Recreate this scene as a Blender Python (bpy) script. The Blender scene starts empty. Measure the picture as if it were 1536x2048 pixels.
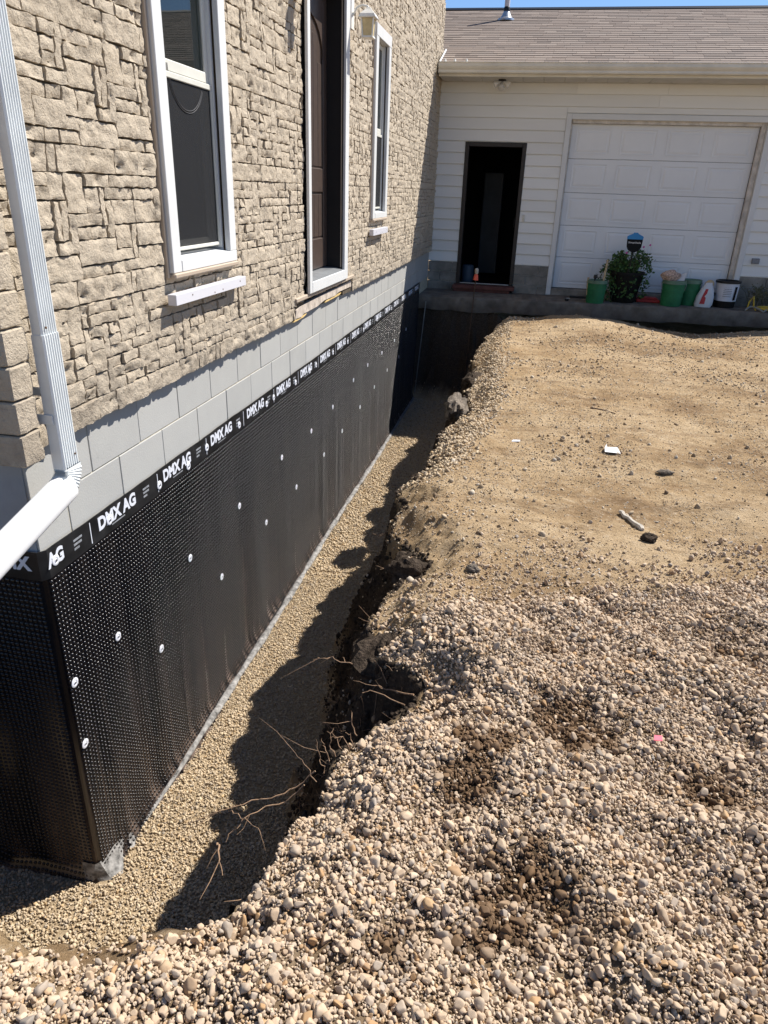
import bpy, math, random
import numpy as np
from mathutils import Vector, Matrix

random.seed(7)
RNG = np.random.default_rng(11)
scene = bpy.context.scene
COL = scene.collection

# ------------------------------------------------------------------ camera, sky, sun, exposure
CAM = np.array([1.746, 0.0, 1.70])
YAW, PITCH, ROLL, FPX = -0.185463, -0.426972, 0.035351, 1417.997
_f = np.array([math.sin(YAW)*math.cos(PITCH), math.cos(YAW)*math.cos(PITCH), math.sin(PITCH)])
_r = np.array([math.cos(YAW), -math.sin(YAW), 0.0]); _u = np.cross(_r, _f)
CR = math.cos(ROLL)*_r + math.sin(ROLL)*_u
CU = -math.sin(ROLL)*_r + math.cos(ROLL)*_u
CF = _f
cam = bpy.data.cameras.new('camera')
cam.sensor_fit = 'VERTICAL'; cam.sensor_height = 24.0
cam.lens = 24.0*FPX/2048.0
cam.clip_start = 0.05; cam.clip_end = 2000
camo = bpy.data.objects.new('camera', cam); COL.objects.link(camo)
camo.matrix_world = Matrix(((CR[0], CU[0], -CF[0], CAM[0]), (CR[1], CU[1], -CF[1], CAM[1]),
                            (CR[2], CU[2], -CF[2], CAM[2]), (0, 0, 0, 1)))
scene.camera = camo

SUN = Vector((1.0, 0.88, 1.60)).normalized()
sun_el = math.asin(SUN.z)
sun_rot = math.atan2(SUN.x, SUN.y)
world = bpy.data.worlds.new('World'); scene.world = world; world.use_nodes = True
wn = world.node_tree.nodes; wl = world.node_tree.links
bg = wn['Background']; bg.inputs['Strength'].default_value = 0.080
sky = wn.new('ShaderNodeTexSky'); sky.sky_type = 'NISHITA'; sky.sun_disc = False
sky.sun_elevation = sun_el; sky.sun_rotation = sun_rot
sky.air_density = 1.0; sky.dust_density = 0.0; sky.ozone_density = 6.0; sky.altitude = 1500
wl.new(sky.outputs[0], bg.inputs['Color'])
sl = bpy.data.lights.new('sun', 'SUN'); sl.energy = 4.8; sl.angle = math.radians(0.53); sl.color = (1.0, 0.945, 0.86)
so = bpy.data.objects.new('sun', sl); COL.objects.link(so)
so.rotation_euler = SUN.to_track_quat('Z', 'Y').to_euler(); so.location = (6, 6, 12)
scene.view_settings.view_transform = 'Standard'
scene.view_settings.look = 'None'
scene.view_settings.exposure = 0.90
scene.view_settings.gamma = 1.0
scene.view_settings.use_curve_mapping = False
scene.render.engine = 'CYCLES'
scene.cycles.max_bounces = 8

def project(P):
    d = np.asarray(P, float) - CAM
    w = d @ CF
    return 768 + FPX*(d @ CR)/w, 1024 - FPX*(d @ CU)/w, w
def in_view(P, m=60):
    x, y, w = project(P)
    return (w > 0.1) & (x > -m) & (x < 1536+m) & (y > -m) & (y < 2048+m)

# ------------------------------------------------------------------ noise (numpy)
def _hash(ix, iy, s):
    n = (ix.astype(np.int64)*374761393 + iy.astype(np.int64)*668265263 + s*2147483647) & 0xffffffff
    n = ((n ^ (n >> 13))*1274126177) & 0xffffffff
    return ((n ^ (n >> 16)) & 0xffff)/65535.0
def vnoise(x, y, s=0):
    ix = np.floor(x); iy = np.floor(y); fx = x-ix; fy = y-iy
    fx = fx*fx*(3-2*fx); fy = fy*fy*(3-2*fy)
    a = _hash(ix, iy, s); b = _hash(ix+1, iy, s); c = _hash(ix, iy+1, s); d = _hash(ix+1, iy+1, s)
    return (a*(1-fx)+b*fx)*(1-fy)+(c*(1-fx)+d*fx)*fy
def fbm(x, y, s=0, o=4):
    t = 0; a = 0.5; x = np.asarray(x, float); y = np.asarray(y, float)
    for i in range(o):
        t = t + a*(vnoise(x, y, s+i*17)*2-1); x = x*2.03; y = y*2.03; a *= 0.5
    return t
def sstep(a, b, x):
    t = np.clip((x-a)/(b-a), 0, 1); return t*t*(3-2*t)

# ------------------------------------------------------------------ materials
def nt(m): return m.node_tree.nodes, m.node_tree.links
def new_mat(name, rough=0.8, spec=0.3, metal=0.0):
    m = bpy.data.materials.new(name); m.use_nodes = True
    b = m.node_tree.nodes['Principled BSDF']
    b.inputs['Roughness'].default_value = rough
    b.inputs['Specular IOR Level'].default_value = spec
    b.inputs['Metallic'].default_value = metal
    return m, b
def c4(c): return (c[0], c[1], c[2], 1.0)
def tex_noise(m, scale, detail=4, rough=0.6, coord='pos', vec=None, stretch=None):
    n, l = nt(m)
    t = n.new('ShaderNodeTexNoise'); t.inputs['Scale'].default_value = scale
    t.inputs['Detail'].default_value = detail; t.inputs['Roughness'].default_value = rough
    if vec is None:
        if coord == 'pos':
            g = n.new('ShaderNodeNewGeometry'); vec = g.outputs['Position']
        else:
            g = n.new('ShaderNodeTexCoord'); vec = g.outputs['Object']
    if stretch:
        mp = n.new('ShaderNodeMapping'); mp.inputs['Scale'].default_value = stretch
        l.new(vec, mp.inputs['Vector']); vec = mp.outputs[0]
    l.new(vec, t.inputs['Vector'])
    return t
def ramp(m, src, stops, interp='LINEAR'):
    n, l = nt(m)
    r = n.new('ShaderNodeValToRGB'); r.color_ramp.interpolation = interp
    e = r.color_ramp.elements
    while len(e) > 1: e.remove(e[-1])
    e[0].position = stops[0][0]; e[0].color = c4(stops[0][1])
    for p, c in stops[1:]:
        q = e.new(p); q.color = c4(c)
    l.new(src, r.inputs['Fac'])
    return r.outputs['Color']
def mix(m, fac, a, b, mode='MIX'):
    n, l = nt(m)
    x = n.new('ShaderNodeMix'); x.data_type = 'RGBA'; x.blend_type = mode
    for sock, v in ((x.inputs[0], fac), (x.inputs[6], a), (x.inputs[7], b)):
        if hasattr(v, 'is_linked') or hasattr(v, 'links'): l.new(v, sock)
        elif isinstance(v, (int, float)): sock.default_value = v
        else: sock.default_value = c4(v)
    return x.outputs[2]
def mrange(m, src, a, b, c=0.0, d=1.0):
    n, l = nt(m)
    x = n.new('ShaderNodeMapRange'); l.new(src, x.inputs[0])
    for i, v in enumerate((a, b, c, d)): x.inputs[i+1].default_value = v
    return x.outputs[0]
def bump(m, b, src, strength=0.4, dist=0.01, prev=None):
    n, l = nt(m)
    x = n.new('ShaderNodeBump'); x.inputs['Strength'].default_value = strength; x.inputs['Distance'].default_value = dist
    l.new(src, x.inputs['Height'])
    if prev is not None: l.new(prev, x.inputs['Normal'])
    l.new(x.outputs[0], b.inputs['Normal']); return x.outputs[0]
def simple(name, col, rough=0.6, spec=0.35, metal=0.0, var=0.12, scale=6.0, bs=0.0, bscale=60, bdist=0.003):
    m, b = new_mat(name, rough, spec, metal); n, l = nt(m)
    t = tex_noise(m, scale, 5)
    lo = [max(0, c*(1-var)) for c in col]; hi = [min(1, c*(1+var)) for c in col]
    l.new(ramp(m, t.outputs[0], [(0.3, lo), (0.7, hi)]), b.inputs['Base Color'])
    if bs:
        t2 = tex_noise(m, bscale, 4); bump(m, b, t2.outputs[0], bs, bdist)
    return m
def objrand(m):
    n, l = nt(m); return n.new('ShaderNodeObjectInfo').outputs['Random']

M = {}
# faux stone panels
def make_stone_mat():
    m, b = new_mat('stone_panel', 0.85, 0.2); n, l = nt(m)
    rnd = objrand(m)
    base = ramp(m, rnd, [(0, (.455, .388, .302)), (.5, (.49, .42, .33)), (1, (.435, .368, .283))])
    t1 = tex_noise(m, 5, 6, .65)
    c = mix(m, mrange(m, t1.outputs[0], .35, .75, 0, .55), base, (.52, .445, .345))
    # grey-brown weathering in blotches
    t2 = tex_noise(m, 9, 8, .75)
    c = mix(m, mrange(m, t2.outputs[0], .54, .70, 0, .65), c, (.27, .225, .175))
    t3 = tex_noise(m, 55, 5, .7)
    c = mix(m, mrange(m, t3.outputs[0], .58, .70, 0, .5), c, (.20, .165, .13))
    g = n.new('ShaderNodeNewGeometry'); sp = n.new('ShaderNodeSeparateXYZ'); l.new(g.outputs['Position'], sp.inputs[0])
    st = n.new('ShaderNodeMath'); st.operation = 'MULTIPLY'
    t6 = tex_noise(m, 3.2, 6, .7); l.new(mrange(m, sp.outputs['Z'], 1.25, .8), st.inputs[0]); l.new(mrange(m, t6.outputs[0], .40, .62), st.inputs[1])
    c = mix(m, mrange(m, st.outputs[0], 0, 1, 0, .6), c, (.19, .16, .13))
    l.new(c, b.inputs['Base Color'])
    t4 = tex_noise(m, 38, 6, .7); t5 = tex_noise(m, 150, 4, .6)
    p = bump(m, b, t4.outputs[0], .9, .016)
    bump(m, b, t5.outputs[0], .6, .004, p)
    return m
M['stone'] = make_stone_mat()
M['stone_back'] = simple('panel_joint', (.10, .082, .062), .9, .1, var=.25, scale=25, bs=.4, bscale=90)
M['trim_tan'] = simple('tan_trim', (.42, .345, .27), .5, .3, var=.05)
M['white_pvc'] = simple('white_pvc', (.64, .65, .65), .38, .3, var=.05, scale=3)
M['outlet'] = simple('outlet_pvc', (.76, .76, .76), .35, .4, var=.03, scale=3)
M['white_board'] = simple('white_board', (.60, .60, .645), .35, .4, var=.02)
M['sash'] = simple('sash_vinyl', (.60, .595, .54), .4, .4, var=.05, scale=8)
M['dark'] = simple('dark_interior', (.012, .012, .013), .9, .1)
M['curtain'] = simple('dark_blind', (.020, .022, .028), .8, .2, var=.3, scale=4)
M['door_brown'] = simple('door_brown', (.058, .040, .032), .42, .4, var=.15, scale=20)
M['door_jamb'] = simple('door_jamb', (.018, .016, .016), .6, .25)
M['sill_alu'] = simple('sill_metal', (.36, .38, .40), .38, .5, .6, var=.15)
def make_glass():
    m, b = new_mat('window_glass', .03, .5); n, l = nt(m)
    b.inputs['Base Color'].default_value = (.010, .014, .014, 1)
    b.inputs['IOR'].default_value = 1.9
    b.inputs['Roughness'].default_value = .02
    b.inputs['Transmission Weight'].default_value = 0
    tr = n.new('ShaderNodeBsdfTransparent'); tr.inputs[0].default_value = (.75, .80, .78, 1)
    mx = n.new('ShaderNodeMixShader'); mx.inputs[0].default_value = .62
    l.new(tr.outputs[0], mx.inputs[1]); l.new(b.outputs[0], mx.inputs[2])
    l.new(mx.outputs[0], n['Material Output'].inputs['Surface'])
    t = tex_noise(m, 1.5, 2); bump(m, b, t.outputs[0], .05, .01)
    return m
M['glass'] = make_glass()
def make_screen():
    m, b = new_mat('insect_screen', .7, .2); n, l = nt(m)
    b.inputs['Base Color'].default_value = (.02, .021, .024, 1)
    tr = n.new('ShaderNodeBsdfTransparent')
    mx = n.new('ShaderNodeMixShader'); mx.inputs[0].default_value = .6
    l.new(tr.outputs[0], mx.inputs[1]); l.new(b.outputs[0], mx.inputs[2])
    l.new(mx.outputs[0], n['Material Output'].inputs['Surface'])
    return m
M['screen'] = make_screen()
# painted block
def make_block():
    m, b = new_mat('painted_block', .75, .2); n, l = nt(m)
    rnd = objrand(m)
    c = ramp(m, rnd, [(0, (.335, .335, .325)), (.5, (.37, .37, .36)), (1, (.35, .348, .335))])
    t = tex_noise(m, 4, 5); c = mix(m, mrange(m, t.outputs[0], .4, .7, 0, .35), c, (.42, .42, .40))
    t2 = tex_noise(m, 30, 4); c = mix(m, mrange(m, t2.outputs[0], .62, .75, 0, .4), c, (.24, .235, .22))
    l.new(c, b.inputs['Base Color'])
    t3 = tex_noise(m, 120, 4); bump(m, b, t3.outputs[0], .35, .003)
    return m
M['block'] = make_block()
M['mortar'] = simple('mortar', (.30, .29, .25), .9, .1, var=.3, scale=20)
M['mortar_cream'] = simple('mortar_cream', (.44, .40, .31), .9, .1, var=.2, scale=20)
M['parge'] = simple('parge_coat', (.30, .31, .325), .85, .15, var=.2, scale=3, bs=.3)
M['old_wood'] = simple('weathered_wood', (.46, .40, .345), .85, .15, var=.35, scale=14, bs=.5, bscale=50)
M['foam'] = simple('yellow_foam', (.62, .45, .20), .9, .1, var=.25, scale=20, bs=.5)
# membrane
def make_membrane(name, r, refl_tint):
    m, b = new_mat(name, r, .55 if 'dimple' in name else .5); n, l = nt(m)
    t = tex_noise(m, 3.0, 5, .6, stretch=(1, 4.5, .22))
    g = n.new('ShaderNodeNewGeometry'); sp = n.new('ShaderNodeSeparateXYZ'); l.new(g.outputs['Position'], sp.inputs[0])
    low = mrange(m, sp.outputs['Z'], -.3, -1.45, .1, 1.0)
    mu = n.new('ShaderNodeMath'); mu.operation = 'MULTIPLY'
    l.new(mrange(m, t.outputs[0], .42, .72, 0, refl_tint), mu.inputs[0]); l.new(low, mu.inputs[1])
    c = mix(m, mu.outputs[0], (.0050, .0045, .0058), (.21, .155, .125))  # brown ground reflection painted into the colour, stronger towards the bottom
    l.new(c, b.inputs['Base Color'])
    rr = n.new('ShaderNodeMath'); rr.operation = 'MULTIPLY_ADD'
    l.new(mu.outputs[0], rr.inputs[0]); rr.inputs[1].default_value = .35; rr.inputs[2].default_value = r
    l.new(rr.outputs[0], b.inputs['Roughness'])
    return m
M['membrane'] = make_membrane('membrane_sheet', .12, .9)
M['dimple'] = make_membrane('membrane_dimple', .225, .12)
M['flange'] = simple('membrane_flange', (.016, .016, .017), .33, .5, var=.5, scale=12)
M['curl'] = simple('dusty_membrane_edge', (.20, .195, .19), .85, .15, var=.75, scale=30, bs=.8, bscale=70)
M['print'] = simple('white_print', (.60, .62, .68), .55, .3, var=.06, scale=40)
M['print_grey'] = simple('grey_print', (.22, .23, .25), .6, .3, var=.3, scale=60)
M['reflection_dim'] = simple('reflection_grey', (.10, .10, .105), .7, .2)  # grey for the modelled window reflection
M['washer'] = simple('washer_plastic', (.66, .67, .72), .45, .4, var=.03)
M['screw'] = simple('steel_screw', (.25, .25, .25), .4, .5, .8)
# downspout
M['spout'] = simple('spout_paint', (.66, .69, .70), .34, .4, var=.10, scale=5)
# garage
def make_siding():
    m, b = new_mat('vinyl_siding', .5, .3); n, l = nt(m)
    rnd = objrand(m)
    c = ramp(m, rnd, [(0, (.71, .71, .69)), (1, (.77, .77, .745))])
    t = tex_noise(m, 3, 5, stretch=(.3, 1, 2)); c = mix(m, mrange(m, t.outputs[0], .45, .75, 0, .35), c, (.62, .605, .565))
    l.new(c, b.inputs['Base Color'])
    t2 = tex_noise(m, 30, 3, stretch=(.08, 1, 1)); bump(m, b, t2.outputs[0], .12, .004)
    return m
M['siding'] = make_siding()
M['gdoor'] = simple('overhead_door_paint', (.72, .735, .75), .42, .35, var=.04, scale=1.5)
M['gutter'] = simple('gutter_paint', (.66, .635, .56), .42, .35, var=.10, scale=3)
M['soffit'] = simple('soffit_vinyl', (.60, .58, .53), .6, .2, var=.08)
M['stop_tan'] = simple('door_stop_wood', (.58, .54, .49), .7, .2, var=.3, scale=8)
M['old_block'] = simple('garage_block', (.23, .215, .19), .9, .1, var=.35, scale=6, bs=.4)
M['bronze'] = simple('dark_bronze', (.022, .017, .015), .45, .35, var=.2)
M['step_red'] = simple('reddish_step', (.135, .055, .045), .8, .2, var=.3, scale=10)
def make_shingle():
    m, b = new_mat('asphalt_shingle', .92, .15); n, l = nt(m)
    at = n.new('ShaderNodeAttribute'); at.attribute_name = 'tint'
    ad = n.new('ShaderNodeMath'); ad.operation = 'ADD'; l.new(at.outputs['Fac'], ad.inputs[0])
    fr = n.new('ShaderNodeMath'); fr.operation = 'FRACT'
    l.new(objrand(m), ad.inputs[1]); l.new(ad.outputs[0], fr.inputs[0])
    c = ramp(m, fr.outputs[0], [(0, (.215, .172, .148)), (.3, (.27, .22, .188)), (.5, (.18, .15, .133)), (.7, (.295, .245, .21)), (.85, (.235, .19, .163)), (1, (.155, .127, .112))])
    t = tex_noise(m, 260, 3, .8); c = mix(m, mrange(m, t.outputs[0], .35, .7, 0, .5), c, (.19, .16, .145))
    t2 = tex_noise(m, 1.2, 4); c = mix(m, mrange(m, t2.outputs[0], .45, .7, 0, .3), c, (.21, .185, .17))
    l.new(c, b.inputs['Base Color'])
    bump(m, b, t.outputs[0], .5, .003)
    return m
M['shingle'] = make_shingle()
M['galv'] = simple('galvanised', (.55, .57, .58), .35, .5, .7, var=.2)
M['pipe_pvc'] = simple('vent_pipe_pvc', (.62, .57, .57), .5, .3)
# ground
def make_ground():
    m, b = new_mat('dirt', .95, .1); n, l = nt(m)
    g = n.new('ShaderNodeNewGeometry'); sp = n.new('ShaderNodeSeparateXYZ'); l.new(g.outputs['Position'], sp.inputs[0])
    t1 = tex_noise(m, 1.3, 8, .62); t2 = tex_noise(m, 7, 8, .7); t3 = tex_noise(m, 60, 6, .75); t5 = tex_noise(m, 2.2, 8, .72, stretch=(.5, 2.2, 1))
    c = ramp(m, t1.outputs[0], [(.33, (.205, .132, .070)), (.47, (.335, .235, .133)), (.62, (.43, .322, .20))])
    c = mix(m, mrange(m, t5.outputs[0], .50, .64, 0, .8), c, (.185, .12, .066))
    c = mix(m, mrange(m, t2.outputs[0], .52, .72, 0, .6), c, (.46, .37, .26))
    c = mix(m, mrange(m, t3.outputs[0], .54, .66, 0, .7), c, (.15, .10, .06))
    t7 = tex_noise(m, 24, 5, .75); c = mix(m, mrange(m, t7.outputs[0], .56, .66, 0, .6), c, (.50, .41, .30)); c = mix(m, mrange(m, t7.outputs[0], .44, .34, 0, .55), c, (.17, .115, .066))
    # moist subsoil in the cut bank, fine stone on the floor, dark loam under the stone spread
    def attr(nm):
        q = n.new('ShaderNodeAttribute'); q.attribute_name = nm; return q.outputs['Fac']
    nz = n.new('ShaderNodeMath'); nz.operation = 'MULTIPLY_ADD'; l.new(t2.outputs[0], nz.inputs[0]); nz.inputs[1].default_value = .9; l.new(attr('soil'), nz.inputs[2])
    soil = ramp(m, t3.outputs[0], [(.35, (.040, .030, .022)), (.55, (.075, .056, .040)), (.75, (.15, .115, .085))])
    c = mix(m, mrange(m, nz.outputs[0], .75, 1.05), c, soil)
    c = mix(m, attr('bed'), c, ramp(m, t2.outputs[0], [(.35, (.15, .10, .058)), (.65, (.28, .21, .14))]))
    c = mix(m, attr('floor'), c, ramp(m, t3.outputs[0], [(.35, (.30, .225, .14)), (.65, (.48, .37, .24))]))
    c = mix(m, attr('wet'), c, (.050, .030, .016))
    l.new(c, b.inputs['Base Color'])
    p = bump(m, b, t2.outputs[0], .8, .035)
    t4 = tex_noise(m, 140, 5, .7)
    p = bump(m, b, t3.outputs[0], .9, .016, p)
    bump(m, b, t4.outputs[0], .6, .005, p)
    return m
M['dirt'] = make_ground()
def make_pebble(name, stops, wet=True, wscale=2.1):
    m, b = new_mat(name, .8, .25); n, l = nt(m)
    c = ramp(m, objrand(m), stops)
    t = tex_noise(m, 130, 4, .6)
    c = mix(m, mrange(m, t.outputs[0], .42, .75, 0, .35), c, (.28, .215, .145))
    if wet:
        q = n.new('ShaderNodeAttribute'); q.attribute_type = 'INSTANCER'; q.attribute_name = 'wet'
        c = mix(m, mrange(m, q.outputs['Fac'], 0, 1, 0, .9), c, (.11, .060, .026))
    l.new(c, b.inputs['Base Color'])
    bump(m, b, t.outputs[0], .25, .002)
    return m
PST = [(0, (.41, .305, .21)), (.25, (.46, .352, .25)), (.45, (.50, .40, .298)), (.66, (.43, .325, .228)), (.78, (.37, .30, .235)),
       (.85, (.29, .255, .22)), (.89, (.45, .335, .235)), (.92, (.40, .265, .145)), (.96, (.36, .22, .11)), (1, (.22, .20, .18))]
M['gravel'] = make_pebble('field_gravel', PST)
M['pea'] = make_pebble('pea_gravel', [(0, (.44, .345, .225)), (.4, (.52, .42, .295)), (.65, (.46, .365, .25)), (.78, (.35, .305, .25)), (.9, (.46, .32, .17)), (1, (.22, .19, .16))], wet=False)
M['crumb'] = make_pebble('dirt_crumb', [(0, (.16, .11, .068)), (.35, (.29, .21, .13)), (.65, (.40, .31, .21)), (1, (.48, .42, .34))], wet=False)
M['grit'] = make_pebble('dirt_grit', [(0, (.20, .14, .085)), (.35, (.34, .255, .165)), (.7, (.45, .365, .26)), (.9, (.52, .46, .37)), (1, (.56, .53, .48))], wet=False)
M['clod'] = simple('damp_soil', (.055, .042, .032), .95, .08, var=.7, scale=30, bs=1.0, bscale=70, bdist=.02)
M['asphalt_lump'] = simple('grey_rubble', (.16, .135, .11), .9, .1, var=.6, scale=18, bs=.9, bscale=60, bdist=.015)
M['root'] = simple('root_bark', (.27, .175, .11), .8, .2, var=.35, scale=60)
M['concrete'] = simple('old_concrete', (.165, .14, .115), .92, .1, var=.35, scale=5, bs=.5, bscale=60, bdist=.008)
M['bucket'] = simple('green_plastic', (.025, .16, .065), .5, .35, var=.25, scale=7)
M['bucket_rim'] = simple('dusty_green_plastic', (.14, .22, .15), .6, .3, var=.25, scale=8)
M['white_pail'] = simple('white_plastic', (.62, .63, .68), .5, .3, var=.12, scale=8)
M['black_plastic'] = simple('black_plastic', (.012, .012, .013), .45, .35)
M['leaf'] = simple('leaf', (.050, .105, .028), .6, .3, var=.5, scale=9)
M['dead_leaf'] = simple('dry_stem', (.12, .12, .07), .8, .2, var=.4, scale=9)
M['flower'] = simple('pink_flower', (.55, .12, .35), .6, .3)
M['pot'] = simple('dark_pot', (.014, .013, .012), .7, .15, var=.3)
M['blue'] = simple('blue_print', (.015, .21, .50), .4, .4, var=.05)
M['navy'] = simple('dark_sign_face', (.005, .006, .009), .5, .12)
M['red'] = simple('red_paint', (.45, .03, .03), .5, .35, var=.2)
M['orange'] = simple('orange_cap', (.80, .13, .07), .5, .35)
M['rust'] = simple('rusty_steel', (.12, .075, .05), .8, .3, .3, var=.4, scale=30)
M['steel'] = simple('grey_steel', (.33, .32, .30), .55, .4, .6, var=.2)
M['paper'] = simple('white_paper', (.62, .62, .63), .7, .2, var=.05)
M['clear'] = simple('cloudy_plastic', (.50, .455, .385), .25, .5, var=.2, scale=30)
M['yellow'] = simple('yellow_hose', (.55, .38, .04), .5, .35, var=.15)
M['grey_hose'] = simple('grey_cord', (.28, .29, .27), .6, .3)
M['pink'] = simple('pink_flag', (.85, .15, .20), .6, .3)
M['wood'] = simple('pale_wood', (.50, .38, .23), .8, .2, var=.2, scale=20)
M['rag'] = simple('patterned_rag', (.50, .36, .29), .9, .1, var=.6, scale=40)
M['amber'] = simple('lantern_glass', (.62, .50, .28), .25, .4, var=.2, scale=15)
M['lamp_white'] = simple('lantern_paint', (.74, .73, .69), .4, .4, var=.05)
M['bulb'] = simple('floodlight_glass', (.62, .60, .56), .15, .6, var=.1)
M['dim_panel'] = simple('dim_inner_panel', (.05, .056, .066), .5, .3, var=.3, scale=2)
M['blue_tub'] = simple('blue_tub', (.05, .075, .11), .5, .3)
M['powder'] = simple('spilled_powder', (.50, .49, .47), .95, .1, var=.2, scale=20)

# ------------------------------------------------------------------ mesh builder
WLOC = {}
class MB:
    def __init__(s): s.v = []; s.f = []; s.mi = []; s.m = 0
    def add(s, vs, fs):
        o = len(s.v); s.v += [tuple(map(float, p)) for p in vs]
        for f in fs: s.f.append(tuple(i+o for i in f)); s.mi.append(s.m)
        return s
    def box(s, x0, x1, y0, y1, z0, z1, rot=None, piv=None):
        vs = [(x, y, z) for x in (x0, x1) for y in (y0, y1) for z in (z0, z1)]
        if rot is not None:
            pv = Vector(piv if piv is not None else ((x0+x1)/2, (y0+y1)/2, (z0+z1)/2))
            vs = [tuple(rot @ (Vector(p)-pv)+pv) for p in vs]
        return s.add(vs, [(0, 1, 3, 2), (4, 6, 7, 5), (0, 4, 5, 1), (2, 3, 7, 6), (0, 2, 6, 4), (1, 5, 7, 3)])
    def bbox(s, x0, x1, y0, y1, z0, z1, b=.004):   # box with chamfered edges on all sides
        b = min(b, (x1-x0)*.4, (y1-y0)*.4, (z1-z0)*.4)
        X = (x0, x1); Y = (y0, y1); Z = (z0, z1); c = ((x0+x1)/2, (y0+y1)/2, (z0+z1)/2)
        vs = []; idx = {}
        for i in (0, 1):
            for j in (0, 1):
                for k in (0, 1):
                    sx = b if i == 0 else -b; sy = b if j == 0 else -b; sz = b if k == 0 else -b
                    idx[(i, j, k, 0)] = len(vs); vs.append((X[i], Y[j]+sy, Z[k]+sz))
                    idx[(i, j, k, 1)] = len(vs); vs.append((X[i]+sx, Y[j], Z[k]+sz))
                    idx[(i, j, k, 2)] = len(vs); vs.append((X[i]+sx, Y[j]+sy, Z[k]))
        fs = []
        for i in (0, 1): fs.append([idx[(i, a, b_, 0)] for a, b_ in ((0, 0), (0, 1), (1, 1), (1, 0))])
        for j in (0, 1): fs.append([idx[(a, j, b_, 1)] for a, b_ in ((0, 0), (1, 0), (1, 1), (0, 1))])
        for k in (0, 1): fs.append([idx[(a, b_, k, 2)] for a, b_ in ((0, 0), (0, 1), (1, 1), (1, 0))])
        for j in (0, 1):
            for k in (0, 1): fs.append([idx[(0, j, k, 1)], idx[(1, j, k, 1)], idx[(1, j, k, 2)], idx[(0, j, k, 2)]])
        for i in (0, 1):
            for k in (0, 1): fs.append([idx[(i, 0, k, 0)], idx[(i, 1, k, 0)], idx[(i, 1, k, 2)], idx[(i, 0, k, 2)]])
        for i in (0, 1):
            for j in (0, 1): fs.append([idx[(i, j, 0, 0)], idx[(i, j, 1, 0)], idx[(i, j, 1, 1)], idx[(i, j, 0, 1)]])
        for i in (0, 1):
            for j in (0, 1):
                for k in (0, 1): fs.append([idx[(i, j, k, 0)], idx[(i, j, k, 1)], idx[(i, j, k, 2)]])
        out = []
        for f in fs:
            p = [Vector(vs[q]) for q in f]; nn = (p[1]-p[0]).cross(p[2]-p[0]); ce = sum(p, Vector())/len(p)
            out.append(tuple(f) if nn.dot(ce-Vector(c)) > 0 else tuple(reversed(f)))
        return s.add(vs, out)
    def tube(s, pts, r, n=8, cap=True):
        pts = [Vector(p) for p in pts]; rs = r if isinstance(r, (list, tuple)) else [r]*len(pts)
        vs = []; fs = []
        for i, p in enumerate(pts):
            t = (pts[min(i+1, len(pts)-1)]-pts[max(i-1, 0)]).normalized()
            a = Vector((0, 0, 1)) if abs(t.z) < .9 else Vector((1, 0, 0))
            u = t.cross(a).normalized(); w = t.cross(u)
            for k in range(n):
                th = 2*math.pi*k/n; vs.append(p+rs[i]*(math.cos(th)*u+math.sin(th)*w))
        for i in range(len(pts)-1):
            for k in range(n):
                a = i*n+k; b = i*n+(k+1) % n; fs.append((a, b, b+n, a+n))
        if cap: fs.append(tuple(range(n))[::-1]); fs.append(tuple(range((len(pts)-1)*n, len(pts)*n)))
        return s.add(vs, fs)
    def loft(s, rings, cap=True):
        n = len(rings[0]); vs = [p for r in rings for p in r]; fs = []
        for i in range(len(rings)-1):
            for k in range(n):
                a = i*n+k; b = i*n+(k+1) % n; fs.append((a, b, b+n, a+n))
        if cap: fs.append(tuple(range(n))[::-1]); fs.append(tuple(range((len(rings)-1)*n, len(rings)*n)))
        return s.add(vs, fs)
    def lathe(s, c, prof, n=24, axis='z'):
        rings = []
        for r, h in prof:
            ring = []
            for k in range(n):
                t = 2*math.pi*k/n; a, b = r*math.cos(t), r*math.sin(t)
                if axis == 'z': ring.append((c[0]+a, c[1]+b, c[2]+h))
                elif axis == 'x': ring.append((c[0]+h, c[1]+a, c[2]+b))
                else: ring.append((c[0]+b, c[1]+h, c[2]+a))
            rings.append(ring)
        return s.loft(rings)
    def prism(s, poly, fn, d0, d1):   # polygon (a,b) placed by fn(a,b,d)
        n = len(poly); vs = [fn(a, b, d0) for a, b in poly]+[fn(a, b, d1) for a, b in poly]
        fs = [tuple(range(n))[::-1], tuple(range(n, 2*n))]+[(k, (k+1) % n, (k+1) % n+n, k+n) for k in range(n)]
        return s.add(vs, fs)
    def grid(s, P, closed=False):   # P [rows][cols]
        R = len(P); Cc = len(P[0]); vs = [p for row in P for p in row]; fs = []
        for i in range(R-1):
            for j in range(Cc-1): fs.append((i*Cc+j, i*Cc+j+1, (i+1)*Cc+j+1, (i+1)*Cc+j))
        return s.add(vs, fs)
    def mesh(s, name, mats, smooth=False, org=(0, 0, 0)):
        me = bpy.data.meshes.new(name)
        o = org
        me.from_pydata([(p[0]-o[0], p[1]-o[1], p[2]-o[2]) for p in s.v], [], s.f)
        for m in (mats if isinstance(mats, (list, tuple)) else [mats]): me.materials.append(m)
        if len(me.materials) > 1: me.polygons.foreach_set('material_index', s.mi)
        if smooth:
            me.polygons.foreach_set('use_smooth', [True]*len(me.polygons))
            try: me.set_sharp_from_angle(angle=math.radians(38))
            except Exception: pass
        me.update(); return me
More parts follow.
